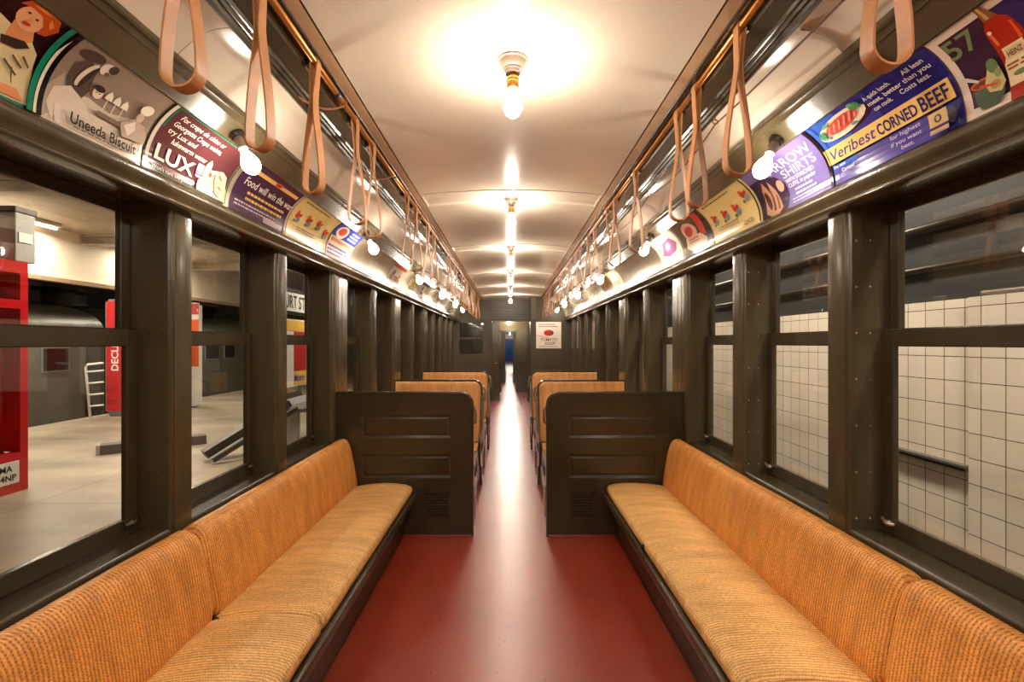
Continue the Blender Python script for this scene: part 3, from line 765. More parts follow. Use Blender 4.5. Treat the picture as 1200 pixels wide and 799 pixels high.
# ------------------------------------------------------------------ advertisement cards
def text_bm(s, size, shear=0, bold=0, align='LEFT', space=1.0):
    cu = bpy.data.curves.new('t', 'FONT'); cu.body = s; cu.size = size; cu.shear = shear; cu.offset = bold
    cu.align_x = align; cu.resolution_u = 3; cu.space_character = space
    o = bpy.data.objects.new('t', cu); C.objects.link(o)
    dg = bpy.context.evaluated_depsgraph_get(); me = bpy.data.meshes.new_from_object(o.evaluated_get(dg))
    bm = bmesh.new(); bm.from_mesh(me)
    bpy.data.meshes.remove(me); bpy.data.objects.remove(o); bpy.data.curves.remove(cu)
    return bm
class Card:
    """a printed card: flat artwork in (u, v), u to the viewer's right, v up, later laid on its surface"""
    def __init__(s, w, h, bg):
        s.w, s.h = w, h; s.mats = []; s.bm = bmesh.new(); s.lay = 1; s.bg = s.mi(bg)
    def mi(s, c):
        m = paper(c)
        if m not in s.mats: s.mats.append(m)
        return s.mats.index(m)
    def poly(s, pts, c, lay=None):
        i = s.mi(c); w = (s.lay if lay is None else lay) * .0004; s.lay += 1 if lay is None else 0
        f = s.bm.faces.new([s.bm.verts.new((min(max(p[0], 0), s.w), min(max(p[1], 0), s.h), w)) for p in pts])
        f.material_index = i
        return s
    def rect(s, u0, v0, u1, v1, c): return s.poly([(u0, v0), (u1, v0), (u1, v1), (u0, v1)], c)
    def ell(s, u, v, a, b, c, rot=0, n=18):
        return s.poly([(u + a * math.cos(t) * math.cos(rot) - b * math.sin(t) * math.sin(rot), v + a * math.cos(t) * math.sin(rot) + b * math.sin(t) * math.cos(rot)) for t in [2 * PI * k / n for k in range(n)]], c)
    def text(s, tx, u, v, size, c, shear=0, bold=0, align='LEFT', sx=1.0, rot=0):
        b = text_bm(tx, size, shear, bold, align)
        i = s.mi(c); w = s.lay * .0004; s.lay += 1
        cr, sr = math.cos(rot), math.sin(rot)
        for vtx in b.verts:
            x, y = vtx.co.x * sx, vtx.co.y
            vtx.co = Vector((min(max(u + x * cr - y * sr, 0), s.w), min(max(v + x * sr + y * cr, 0), s.h), w))
        for f in b.faces: f.material_index = i
        me = bpy.data.meshes.new('t'); b.to_mesh(me); b.free(); s.bm.from_mesh(me); bpy.data.meshes.remove(me)
        return s
    def fit(s, tx, u0, u1, v, cap, c, shear=0, bold=0):
        """lettering stretched to run from u0 to u1 with capitals of height cap"""
        b = text_bm(tx, 1.0, shear, bold / max(cap, .001) * .7)
        xs = [q.co.x for q in b.verts]; x0, x1 = min(xs), max(xs); k = cap / .70
        i = s.mi(c); w = s.lay * .0004; s.lay += 1
        for q in b.verts: q.co = Vector((u0 + (q.co.x - x0) / (x1 - x0) * (u1 - u0), min(max(v + q.co.y * k, 0), s.h), w))
        for f in b.faces: f.material_index = i
        me = bpy.data.meshes.new('t'); b.to_mesh(me); b.free(); s.bm.from_mesh(me); bpy.data.meshes.remove(me)
        return s
    def lines(s, u, v, w, n, pitch, th, c, seed=1):
        """rows of small print too fine to read: short dashes"""
        rs = random.Random(seed)
        lay = s.lay; s.lay += 1
        for r in range(n):
            x = u; end = u + w * rs.uniform(.8, 1)
            while x < end:
                l = rs.uniform(.008, .03); l = min(l, end - x)
                if l > .003: s.poly([(x, v - r * pitch), (x + l, v - r * pitch), (x + l, v - r * pitch + th), (x, v - r * pitch + th)], c, lay)
                x += l + .006
        return s
    def finish(s, fn, name, curved=True):
        bm = s.bm
        bmesh.ops.triangulate(bm, faces=bm.faces[:])
        # backing sheet
        nv = 14
        a = [[bm.verts.new((u, s.h * k / nv, 0)) for u in (0, s.w)] for k in range(nv + 1)]
        b = [[bm.verts.new((u, s.h * k / nv, -.0012)) for u in (0, s.w)] for k in range(nv + 1)]
        fs = []
        for k in range(nv):
            fs.append(bm.faces.new((a[k][0], a[k][1], a[k + 1][1], a[k + 1][0]))); fs.append(bm.faces.new((b[k][0], b[k + 1][0], b[k + 1][1], b[k][1])))
            fs.append(bm.faces.new((a[k][0], a[k + 1][0], b[k + 1][0], b[k][0]))); fs.append(bm.faces.new((a[k][1], b[k][1], b[k + 1][1], a[k + 1][1])))
        fs.append(bm.faces.new((a[0][0], b[0][0], b[0][1], a[0][1]))); fs.append(bm.faces.new((a[nv][0], a[nv][1], b[nv][1], b[nv][0])))
        for f in fs: f.material_index = s.bg
        if curved:
            for k in range(1, nv):
                bmesh.ops.bisect_plane(bm, geom=bm.verts[:] + bm.edges[:] + bm.faces[:], plane_co=(0, s.h * k / nv, 0), plane_no=(0, 1, 0), dist=1e-5)
        for v in bm.verts: v.co = Vector(fn(v.co.x, v.co.y, v.co.z))
        me = bpy.data.meshes.new(name); bm.to_mesh(me); bm.free()
        for m in s.mats: me.materials.append(m)
        o = bpy.data.objects.new(name, me); C.objects.link(o)
        if curved:
            for p in me.polygons: p.use_smooth = False
        return o
H = COVE_R * COVE_A - .008
def on_cove(card, sx, ya, yb, label):
    """ya near edge, yb far edge"""
    def fn(u, v, w):
        x, z = cove(v + .004, w + .0035)
        y = ya + u if sx < 0 else yb - u
        return (sx * x, y, z)
    o = card.finish(fn, 'advertisement_card')
    # sit each card's printed faces towards the car
    return tag(o, label, 'advertisement', 'advertisement cards in the %s rack' % SIDE[sx])

CR, DK, MAR, GRN, WH = (232, 214, 184), (34, 26, 28), (112, 52, 58), (20, 128, 96), (244, 238, 226)
PUR, NAVY, LAV, GOLD, RED = (74, 44, 74), (38, 34, 110), (132, 120, 190), (244, 196, 110), (206, 56, 46)
# left 0: dark card with a red-haired figure in a pale blouse
c = Card(.556, H, (44, 20, 20))
G = lambda pts: [(.447 + (u - .285) * .72, v) for u, v in pts]
c.rect(.0, .0, .515, .010, (40, 120, 110))
c.poly(G([(.13, .0), (.13, .16), (.20, .195), (.25, .185), (.33, .175), (.37, .15), (.385, .09), (.388, .010)]) + [], (222, 206, 160))
c.poly(G([(.255, .15), (.25, .20), (.31, .21), (.335, .175), (.30, .14)]), (226, 150, 100))
c.ell(.447, .225, .034, .036, (240, 176, 128), .3)
c.poly(G([(.225, .245), (.24, .272), (.30, .274), (.35, .264), (.372, .235), (.352, .205), (.325, .20), (.325, .225), (.30, .247), (.26, .252)]), (204, 84, 34))
c.poly(G([(.25, .262), (.29, .268), (.32, .262), (.29, .258)]), (236, 140, 70)); c.poly(G([(.325, .255), (.35, .24), (.345, .225), (.33, .24)]), (236, 140, 70))
c.ell(.432, .236, .004, .003, DK); c.ell(.454, .231, .004, .003, DK); c.ell(.443, .207, .010, .005, (196, 60, 50), .1); c.ell(.443, .220, .003, .006, (226, 150, 104))
c.poly(G([(.24, .15), (.31, .165), (.335, .155), (.30, .135), (.25, .13)]), (60, 44, 36))
c.poly(G([(.13, .06), (.26, .035), (.345, .04), (.372, .014), (.28, .012), (.13, .03)]), (226, 150, 100))
for q in ((.30, .12, .34, .10), (.28, .10, .33, .075), (.33, .13, .36, .11), (.20, .12, .23, .085), (.31, .09, .32, .05)):
    c.poly(G([(q[0], q[1]), (q[2], q[3]), (q[2] - .002, q[3] - .006), (q[0] - .004, q[1] - .005)]), (96, 78, 58))
c.rect(.516, 0, .531, H, GRN); c.poly([(.533, 0), (.541, .0), (.543, H * .9), (.534, H * .7)], (226, 220, 206)); c.rect(.543, 0, .556, H, (14, 12, 14))
on_cove(c, -1, .775, 1.331, 'dark card with a red-haired woman in a pale blouse and green stripe')
# left 1: sepia biscuit card
c = Card(.352, H, (150, 132, 118))
c.poly([(.0, .0), (.352, .0), (.352, .10), (.28, .13), (.20, .11), (.12, .12), (.05, .10), (0, .08)], (208, 194, 176))
c.poly([(.0, .09), (.03, .15), (.05, .10), (.03, .03), (.0, .0)], (176, 158, 142))
c.poly([(.035, .19), (.06, .225), (.10, .20), (.115, .14), (.10, .10), (.06, .095), (.04, .14)], (92, 76, 66))
c.poly([(.02, .10), (.06, .125), (.12, .10), (.15, .06), (.05, .05), (.03, .01), (.01, .05)], (218, 204, 188)); c.poly([(.035, .06), (.055, .06), (.06, .005), (.04, .005)], (226, 214, 200))
c.ell(.058, .236, .036, .018, (84, 70, 60), .2); c.ell(.078, .178, .047, .013, (228, 216, 202), 1.35); c.ell(.086, .175, .045, .008, (66, 54, 48), 1.35)
c.ell(.112, .226, .018, .022, (234, 222, 208)); c.ell(.128, .236, .014, .016, (80, 66, 58)); c.ell(.122, .212, .008, .008, (120, 100, 88))
c.ell(.136, .148, .017, .019, (222, 206, 190)); c.ell(.134, .163, .018, .011, (62, 52, 46)); c.ell(.131, .148, .002, .002, DK); c.ell(.140, .148, .002, .002, DK)
for k in range(3): c.poly([(.160 + .029 * k, .145), (.187 + .029 * k, .145), (.183 + .029 * k, .163), (.171 + .029 * k, .176), (.162 + .029 * k, .160)], (238, 228, 214)); c.rect(.170 + .029 * k, .095, .174 + .029 * k, .145, (214, 200, 184))
c.rect(.155, .085, .25, .10, (126, 108, 94)); c.ell(.305, .185, .024, .020, (238, 228, 214), .5); c.ell(.298, .150, .014, .018, (200, 180, 164)); c.poly([(.24, .10), (.28, .135), (.33, .13), (.352, .10), (.352, .07), (.26, .06)], (184, 166, 150)); c.poly([(.255, .10), (.29, .13), (.30, .10), (.28, .07)], (226, 212, 198))
c.fit('Uneeda Biscuit', .078, .325, .022, .034, (44, 36, 38), 0, .0009)
c.lines(.09, .012, .22, 1, .012, .004, (120, 100, 88), 3)
on_cove(c, -1, 1.335, 1.687, 'sepia photographic card reading Uneeda Biscuit')
# left 2
c = Card(.485, H, (96, 52, 56))
c.rect(0, 0, .006, H, (40, 30, 28)); c.rect(.006, 0, .022, H, (206, 196, 180)); c.rect(.026, .004, .475, .008, GRN); c.rect(.026, H - .008, .475, H - .003, GRN); c.rect(.026, .17, .032, H - .008, GRN)
for s_, u0, u1, v in (('For crepe de chine or', .066, .335, .226), ('Georgette Crepe waists,', .060, .345, .193), ('try Lux and', .058, .215, .160), ('lukewarm water', .098, .305, .128)):
    c.fit(s_, u0, u1, v, .021, WH, .15, .0004)
c.fit('LUX', .045, .258, .050, .056, WH, 0, .002)
c.fit("Won't turn silk yellow", .040, .262, .012, .016, (226, 200, 190), .1, .0002)
c.rect(.268, .06, .306, .118, (232, 212, 220)); c.fit('LUX', .273, .302, .090, .014, (170, 50, 110), 0, .0002); c.rect(.268, .070, .306, .076, (180, 70, 130)); c.rect(.268, .080, .306, .084, (180, 70, 130))
c.poly([(.285, .008), (.29, .05), (.308, .07), (.31, .13), (.325, .155), (.34, .14), (.345, .115), (.38, .125), (.42, .135), (.455, .12), (.474, .06), (.474, .008)], (236, 216, 168))
c.poly([(.375, .105), (.385, .06), (.40, .03), (.405, .035), (.392, .065), (.383, .108)], (150, 70, 50)); c.poly([(.385, .03), (.43, .012), (.432, .02), (.39, .04)], (120, 60, 44))
c.poly([(.40, .11), (.43, .09), (.432, .096), (.405, .118)], (150, 90, 60)); c.ell(.35, .095, .008, .012, (150, 80, 56), .5); c.poly([(.415, .06), (.44, .05), (.442, .056), (.42, .068)], (160, 96, 66)); c.rect(.478, 0, .485, H, (40, 80, 60))
on_cove(c, -1, 1.705, 2.19, 'maroon card with green border and large white LUX lettering')
# left 3
c = Card(.545, H, PUR)
c.rect(.04, .215, .515, .236, GOLD); c.ell(.292, .228, .034, .014, (222, 110, 60), .1); c.ell(.292, .228, .020, .007, (170, 60, 40), .1)
c.fit('Food will win the war', .055, .532, .142, .040, WH, 0, .0005)
c.lines(.11, .105, .40, 2, .030, .013, GOLD, 5); c.lines(.03, .050, .46, 2, .018, .008, (196, 176, 186), 8)
c.rect(.30, .006, .50, .034, (190, 170, 176)); c.rect(.527, 0, .545, H, (206, 180, 170))
on_cove(c, -1, 2.235, 2.78, 'dark purple card reading Food will win the war')
def yellow_card(w, seed):
    c = Card(w, H, (230, 208, 140)); rs = random.Random(seed)
    c.lines(.05, H - .03, w - .16, 1, .02, .010, (110, 90, 60), seed)
    for k in range(4):
        u = .08 + (w - .16) * k / 3.0; v = .15 + rs.uniform(-.02, .03)
        c.ell(u, v, .030, .020, (206, 60, 40), rs.uniform(-.6, .6)); c.ell(u + .018, v - .022, .024, .018, (130, 150, 160), .4); c.ell(u - .012, v + .022, .016, .012, (214, 92, 60))
        c.ell(u - .02, v - .035, .012, .010, (96, 120, 96)); c.ell(u + .03, v + .012, .010, .010, (180, 60, 48))
    c.lines(.10, .075, w * .5, 2, .016, .007, (150, 120, 80), seed + 1)
    c.text('CENTS', w - .175, .022, .034, (90, 70, 60), 0, .0004)
    c.rect(w - .011, 0, w, H, (26, 20, 18))
    return c
on_cove(yellow_card(.585, 3), -1, 2.795, 3.38, 'yellow card dotted with red and grey shapes in the left rack')
def plate_card(w):
    c = Card(w, H, (226, 206, 196))
    c.rect(0, .155, w, H, (58, 76, 170)); c.ell(.15, .20, .10, .055, (60, 30, 28)); c.ell(.145, .206, .098, .054, (236, 226, 212)); c.ell(.145, .21, .066, .034, (216, 96, 84))
    c.lines(.29, .235, w - .33, 3, .028, .014, WH, 4)
    c.rect(0, .105, w, .155, (236, 196, 150)); c.lines(.04, .118, w - .10, 1, .02, .026, (168, 110, 120), 6); c.lines(.03, .075, w - .08, 3, .028, .014, (96, 90, 170), 7)
    return c
on_cove(plate_card(.515), -1, 3.385, 3.90, 'blue and cream card with a plate of food beside the second left bulb')
def misc_card(w, bg, band, spots, seed):
    rs = random.Random(seed); c = Card(w, H, bg)
    c.rect(0, H - .05, w, H - .015, band); c.rect(0, .02, w, .05, band)
    for k in range(5): c.ell(rs.uniform(.1, w - .1), rs.uniform(.09, .19), rs.uniform(.02, .05), rs.uniform(.015, .035), spots[k % len(spots)], rs.uniform(-1, 1))
    c.lines(.05, .11, w - .1, 3, .02, .008, (90, 70, 66), seed)
    return c
LM = [(5.08, 5.62, (196, 184, 168), (206, 84, 58), [(210, 90, 70), (120, 112, 110)], 'grey and red card in the left rack, past the bare tin panels'),
      (6.05, 6.58, (230, 214, 150), (150, 120, 60), [(160, 150, 90), (210, 170, 60)], 'pale yellow card far along the left rack'),
      (6.60, 7.14, (210, 200, 186), (110, 120, 140), [(90, 100, 110), (200, 120, 90)], 'grey-blue card far along the left rack'),
      (8.1, 8.64, (222, 206, 180), (190, 90, 60), [(200, 110, 80), (90, 90, 90)], 'cream card with red bands deep in the left rack'),
      (9.9, 10.44, (214, 206, 190), (90, 110, 150), [(100, 130, 160)], 'cream card with blue bands deep in the left rack')]
for k, (a, b, bg, bd, sp_, lb) in enumerate(LM): on_cove(misc_card(b - a, bg, bd, sp_, k + 3), -1, a, b, lb)
# right 0: bottle card
c = Card(.545, H, (232, 214, 200))
c.rect(.022, .026, .53, H - .026, (66, 40, 62)); c.poly([(.19, .026), (.53, .026), (.53, H - .026), (.165, H - .026)], (58, 44, 96))
c.fit('57', .020, .105, .178, .058, (120, 140, 92), 0, .001)
B = lambda pts: [(.156 + (u - .353) * .64, v) for u, v in pts]
c.poly(B([(.30, .0), (.30, .10), (.298, .15), (.298, .178), (.305, .203), (.325, .222), (.332, .255), (.334, .272), (.362, .272), (.364, .255), (.378, .222), (.40, .205), (.41, .17), (.412, .10), (.412, .0)]), (178, 48, 28))
c.poly(B([(.325, .222), (.332, .255), (.334, .272), (.362, .272), (.364, .255), (.378, .222)]), (150, 96, 60)); c.poly(B([(.338, .225), (.342, .268), (.352, .268), (.352, .225)]), (206, 172, 110))
c.poly(B([(.310, .15), (.306, .195), (.318, .198), (.322, .15)]), (236, 110, 60)); c.poly(B([(.388, .14), (.39, .195), (.40, .19), (.40, .14)]), (226, 90, 50)); c.ell(.132, .19, .005, .005, (246, 214, 180))
c.poly(B([(.305, .035), (.305, .095), (.318, .112), (.318, .138), (.396, .138), (.396, .112), (.408, .095), (.408, .035)]), (236, 214, 170))
c.poly(B([(.324, .104), (.324, .132), (.390, .132), (.390, .104)]), (222, 196, 150)); c.fit('HEINZ', .141, .176, .110, .015, (110, 54, 40), 0, .0003)
c.lines(.130, .088, .052, 2, .010, .005, (150, 90, 60), 2); c.ell(.157, .062, .018, .007, (110, 130, 90))
D = lambda pts: [(.034 + (u - .095) * .47, v - .012) for u, v in pts]
c.poly(D([(.095, .080), (.105, .045), (.13, .022), (.23, .022), (.265, .045), (.275, .088), (.22, .082)]), (74, 92, 70)); c.ell(.070, .080, .040, .014, (206, 100, 56), -.05); c.ell(.070, .079, .033, .009, (120, 70, 50), -.05)
c.poly(D([(.17, .085), (.225, .14), (.26, .135), (.28, .07), (.25, .05), (.185, .06)]), (206, 190, 140)); c.ell(.101, .112, .014, .020, (110, 130, 84)); c.ell(.096, .062, .014, .012, (180, 150, 96)); c.ell(.108, .088, .008, .012, (150, 160, 110))
c.poly([(.016, .112), (.020, .120), (.034, .116), (.060, .092), (.056, .087), (.032, .104)], (216, 206, 196)); c.poly(D([(.14, .082), (.24, .07), (.24, .076), (.145, .09)]), (206, 90, 50))
on_cove(c, 1, .825, 1.372, 'purple card with a red sauce bottle, green number 57 and pale border')
# right 1: corned beef card
c = Card(.545, H, (84, 70, 160))
c.rect(0, .150, .545, H, (46, 42, 124)); c.rect(0, .150, .15, H, (64, 104, 206)); c.rect(.15, .150, .30, H, (66, 58, 146)); c.rect(.0, .0, .545, .083, (86, 76, 166)); c.rect(0, .056, .13, .083, (64, 104, 206)); c.rect(.49, 0, .545, .083, (52, 56, 140))
c.ell(.165, .198, .125, .036, (70, 30, 40), .10); c.ell(.145, .208, .128, .042, (238, 228, 208), .10); c.ell(.148, .211, .088, .027, (220, 96, 78), .10)
for k in range(11): c.ell(.072 + .015 * k, .203 + .0015 * k + (.010 if k % 2 else -.006), .013, .004, (240, 160, 138), .9)
c.ell(.245, .240, .022, .016, (90, 150, 96)); c.ell(.235, .252, .012, .008, (120, 170, 110)); c.ell(.045, .205, .014, .018, (70, 150, 120)); c.ell(.085, .236, .018, .007, (120, 180, 150), .3); c.ell(.20, .185, .016, .006, (90, 170, 140)); c.ell(.06, .185, .01, .006, (90, 170, 140))
for s_, u0, u1, v in (('A quick lunch.', .290, .402, .231), ('All lean', .450, .524, .231), ('meat, better than you', .290, .530, .205), ('can cook.', .296, .372, .179), ('Costs less.', .405, .512, .179)):
    c.fit(s_, u0, u1, v, .017, WH, 0, .0003)
c.rect(0, .083, .545, .150, (248, 208, 128))
c.fit('Veribest', .028, .255, .096, .042, (80, 70, 150), .28, .0005); c.fit('CORNED', .264, .424, .094, .040, (60, 52, 110), 0, .0012); c.fit('BEEF', .436, .534, .092, .048, (56, 48, 104), 0, .0014)
c.fit('the new', .020, .085, .061, .015, WH, 0, .0002); c.fit('Carton!', .06, .125, .036, .015, WH, 0, .0002); c.fit('for highest', .30, .42, .056, .015, (214, 204, 230), 0, .0002); c.fit('if you want', .30, .42, .031, .015, (214, 204, 230), 0, .0002); c.fit('best.', .34, .39, .008, .015, (214, 204, 230), 0, .0002)
c.rect(.450, .004, .512, .072, (246, 214, 150)); c.rect(.450, .018, .512, .027, (90, 70, 130)); c.ell(.481, .049, .012, .013, (70, 60, 100)); c.ell(.481, .049, .006, .008, (246, 214, 150)); c.rect(.450, .004, .512, .010, (200, 190, 200)); c.ell(.527, .04, .014, .026, (44, 34, 70))
c.rect(.0, 0, .008, H, (36, 22, 22))
on_cove(c, 1, 1.378, 1.923, 'blue card with a plate of meat and yellow CORNED BEEF band')
# right 2
c = Card(.545, H, (116, 104, 164))
c.poly([(0, 0), (.22, 0), (.25, .06), (.245, .12), (.20, .17), (.12, .20), (0, .20)], (62, 46, 72))
c.poly([(.04, .02), (.06, .14), (.09, .18), (.115, .10), (.13, .17), (.16, .11), (.185, .02), (.15, .0), (.08, .0)], (206, 156, 120))
c.ell(.08, .08, .018, .05, (96, 52, 50), .2); c.poly([(.11, .02), (.115, .12), (.125, .12), (.13, .02)], (110, 70, 70)); c.ell(.205, .12, .026, .03, (214, 170, 140)); c.poly([(.15, .02), (.15, .09), (.158, .09), (.165, .02)], (130, 86, 76))
c.fit('ARROW', .185, .505, .186, .046, (238, 232, 244), 0, .0003); c.fit('SHIRTS', .255, .492, .138, .040, (238, 232, 244), 0, .0002)
c.fit('WITH STARCHED', .257, .455, .112, .018, (236, 230, 242), 0, .0003); c.fit('CUFFS, at popular', .264, .455, .088, .018, (236, 230, 242), 0, .0002); c.lines(.30, .064, .15, 2, .020, .010, (226, 218, 236), 4)
c.lines(.27, .028, .25, 2, .014, .004, (206, 196, 226), 9); c.rect(.53, 0, .545, H, (46, 30, 34))
on_cove(c, 1, 1.93, 2.475, 'lavender card with white ARROW SHIRTS lettering beside the first right bulb')
on_cove(yellow_card(.575, 8), 1, 2.48, 3.055, 'yellow card dotted with red and grey shapes in the right rack')
c = Card(.50, H, (90, 78, 66))
c.rect(.42, 0, .50, H, (60, 50, 46)); c.poly([(.34, .10), (.42, .10), (.46, .26), (.38, .27)], (206, 66, 62)); c.poly([(.06, .06), (.16, .02), (.40, .02), (.42, .07), (.34, .12), (.10, .13)], (232, 206, 180)); c.ell(.21, .165, .11, .07, (232, 176, 156)); c.ell(.20, .165, .07, .035, (206, 84, 76), .2)
c.lines(.13, .10, .2, 2, .018, .008, (200, 90, 80), 3)
on_cove(c, 1, 3.07, 3.57, 'brown card with a pink round picture and red strip in the right rack')
c = Card(.52, H, (238, 228, 216)); c.poly([(.10, .10), (.22, .20), (.40, .21), (.47, .15), (.40, .09), (.24, .07)], (150, 100, 140)); c.ell(.28, .15, .07, .03, (196, 150, 176), .3); c.lines(.14, .06, .3, 2, .018, .008, (150, 110, 150), 5)
on_cove(c, 1, 3.60, 4.12, 'white card with a purple picture beside the second right bulb')
RM = [(5.50, 6.0, (240, 226, 204), (222, 190, 150), [(226, 200, 170)], 'cream card half way along the right rack'), (6.1, 6.6, (170, 120, 76), (110, 76, 50), [(200, 150, 90)], 'brown card farther along the right rack'),
      (7.9, 8.4, (230, 214, 190), (180, 150, 120), [(200, 160, 130), (140, 130, 130)], 'pale card deep in the right rack'), (9.8, 10.3, (200, 190, 176), (150, 140, 130), [(180, 120, 90)], 'grey card deep in the right rack')]
for k, (a, b, bg, bd, sp_, lb) in enumerate(RM): on_cove(misc_card(b - a, bg, bd, sp_, k + 13), 1, a, b, lb)

# ------------------------------------------------------------------ the front bulkhead
# closet on the right with its poster
bm = bmesh.new()
box(bm, .50, 1.6, YR, YR + .06, 0, 2.76)
for z0, z1 in ((.95, 1.32),):
    for x0, x1 in ((.56, .93), (.97, 1.32)): box(bm, x0, x1, YR - .012, YR, z0, z1)
box(bm, .50, .64, YR - .05, YR, 2.06, 2.70); box(bm, .49, .57, YR - .03, YR, 0, 2.06)
box(bm, .50, .56, YR, YE, 0, 2.76)
struct('wall_closet', bm, M['olive_matte'], 'olive closet bulkhead on the right with the soup poster')
c = Card(.60, .63, WH)
c.lines(.06, .56, .46, 2, .05, .022, (120, 96, 90), 3); c.ell(.30, .37, .12, .07, (70, 60, 60)); c.ell(.28, .37, .10, .065, (216, 36, 30)); c.ell(.30, .42, .03, .012, (90, 130, 80)); c.poly([(.03, .32), (.20, .30), (.33, .26), (.30, .245), (.15, .26), (.03, .29)], (222, 206, 196))
c.text('TOMATO', .30, .175, .10, (110, 60, 54), .15, .001, 'CENTER', sx=.95); c.text('SOUP', .33, .085, .10, (120, 60, 54), .1, .001, 'CENTER'); c.lines(.06, .04, .48, 1, .02, .014, (150, 130, 120), 5)
o = c.finish(lambda u, v, w: (.625 + u, YR - .0025 - w, 1.375 + v), 'tomato_soup_poster', False)
tag(o, 'white poster with a red tomato and soup lettering on the far bulkhead', 'poster')
# left bulkhead with glazed panel, transom and door frame
bm = bmesh.new()
box(bm, -1.6, -.50, YE, YE + .06, 0, 1.22); box(bm, -1.6, -.50, YE, YE + .06, 2.02, 2.76); box(bm, -1.6, -1.30, YE, YE + .06, 1.22, 2.02); box(bm, -.70, -.50, YE, YE + .06, 1.22, 2.02)
box(bm, -1.3, -.70, YE + .01, YE + .05, 1.60, 1.65)
for x0, x1 in ((-1.28, -.74),):
    for z0, z1 in ((.75, .95), (1.0, 1.16)): box(bm, x0, x1, YE - .012, YE, z0, z1)
box(bm, -.54, -.46, YE - .04, YE + .08, 0, 2.06); box(bm, .46, .54, YE - .04, YE + .08, 0, 2.06)
box(bm, -.72, .70, YE - .02, YE + .06, 2.06, 2.70); box(bm, -.70, .68, YE - .05, YE - .02, 2.44, 2.56)
box(bm, -.56, .56, YE - .05, YE - .02, 2.06, 2.09); box(bm, -.56, .56, YE - .05, YE - .02, 2.39, 2.42)
box(bm, -.56, -.50, YE - .05, YE - .02, 2.09, 2.39); box(bm, .50, .56, YE - .05, YE - .02, 2.09, 2.39)
for k in range(4): box(bm, -.5, .5, YE - .055, YE - .02, 2.115 + .068 * k, 2.15 + .068 * k)
struct('wall_front', bm, M['olive_matte'], 'olive front bulkhead with transom and door frame at the far end')
bm = BX(-1.30, -.70, YE + .025, YE + .031, 1.22, 2.02); struct('window_front', bm, M['glass'], 'glazed panel in the far left bulkhead')
t = thing('door_1', 'open olive end door folded back on the left of the far doorway', None, (-.46, YE, 0), kind='structure')
bm = BX(0, .20, -.02, .02, .01, 2.04, .006); obj('door_leaf', bm, M['olive_post'], t)
bm = bmesh.new(); tube(bm, [(.15, -.03, 1.0), (.15, -.055, 1.0), (.10, -.06, .98), (.08, -.055, .98)], .012, 8); obj('door_handle', bm, M['brass'], t, True)
# vestibule and the next car seen through the doorway
bm = bmesh.new(); box(bm, -.9, .9, 12.6, 41, -.12, 0); struct('floor_next_car', bm, M['floor'], 'red floor of the next car through the doorway')
bm = bmesh.new(); box(bm, -1.0, -.52, YE + .08, 41, 0, 2.6); box(bm, .62, 1.0, YE + .08, 41, 0, 2.6); box(bm, -1, 1, YE + .06, 41, 2.3, 2.4)
struct('wall_next_car', bm, M['olive_dark'], 'dark walls of the vestibule and next car')
bm = bmesh.new(); box(bm, -.52, -.27, 14.6, 14.7, 0, 2.3); box(bm, .19, .62, 14.6, 14.7, 0, 2.3); box(bm, -.27, .19, 14.6, 14.7, 1.88, 2.3); box(bm, -.30, .22, 14.57, 14.6, 1.88, 1.93); struct('door_2', bm, M['olive_post'], 'second door frame seen through the far doorway')
bm = bmesh.new(); box(bm, -.52, -.17, 18, 18.1, 0, 2.3); box(bm, .12, .62, 18, 18.1, 0, 2.3); box(bm, -.17, .12, 18, 18.1, 1.9, 2.3); struct('door_3', bm, M['olive_post'], 'third door frame deep beyond the far doorway')
t = thing('door_4', 'blue door with a pale window at the very end of the train', None, (0, 40, 0), kind='structure')
bm = BX(-.5, .6, -.03, .03, 0, 1.86); obj('door_leaf', bm, M['bluefar'], t); bm = BX(-.5, .6, -.03, .03, 1.86, 2.3); obj('door_window', bm, M['white'], t)
for k, (x, y) in enumerate(((-.02, 14.2), (-.02, 16.5), (0, 23), (0, 37.0))):
    t = thing('vestibule_lamp', ['bare bulb above the second door frame', 'bare bulb in the passage between the second and third door frames', 'bare bulb in the far car', 'bare bulb before the far blue door'][k], 'lamp', (x, y, 2.3))
    bm = bmesh.new(); lathe(bm, [(0, 0), (.05, 0), (.045, -.03), (.02, -.05), (0, -.05)], 16); obj('canopy', bm, M['porcelain'], t, True)
    obj('bulb', bulb_bm(Matrix.Translation((0, 0, -.05))), M['bulb'], t, True); lamp_light(t, (0, 0, -.116), 30)

# ------------------------------------------------------------------ outside, left: the museum platform
bm = BX(-8.63, -1.66, -4, 30, -.15, -.01); struct('floor_platform', bm, M['concrete'], 'pale concrete platform outside the left windows')
bm = BX(-12.5, -8.75, -4, 30, -1.1, -1.0); struct('floor_far_track', bm, M['dark'], 'dark trackbed beyond the platform')
bm = bmesh.new(); box(bm, -8.9, -8.7, -4, 30, 2.72, 3.8); struct('wall_platform', bm, M['hallwall'], 'cream fascia wall above the train across the platform')
bm = BX(-8.7, -8.55, -4, 30, 2.66, 2.74); struct('trim_60', bm, M['tan'], 'tan strip under the cream fascia')
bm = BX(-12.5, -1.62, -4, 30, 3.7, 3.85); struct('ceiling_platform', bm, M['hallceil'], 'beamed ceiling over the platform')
bm = BX(-12.7, -12.5, -4, 30, -1, 3.85); struct('wall_far_track', bm, M['dark'], 'dark wall behind the train across the platform')
bm = BX(-12.5, -1.66, 30, 30.2, -1, 3.85); struct('wall_platform_end', bm, M['hallwall'], 'end wall of the platform')
bm = BX(-12.5, -1.62, -4.2, -4, -1, 3.85); struct('wall_platform_near', bm, M['hallwall'], 'near end wall of the platform')
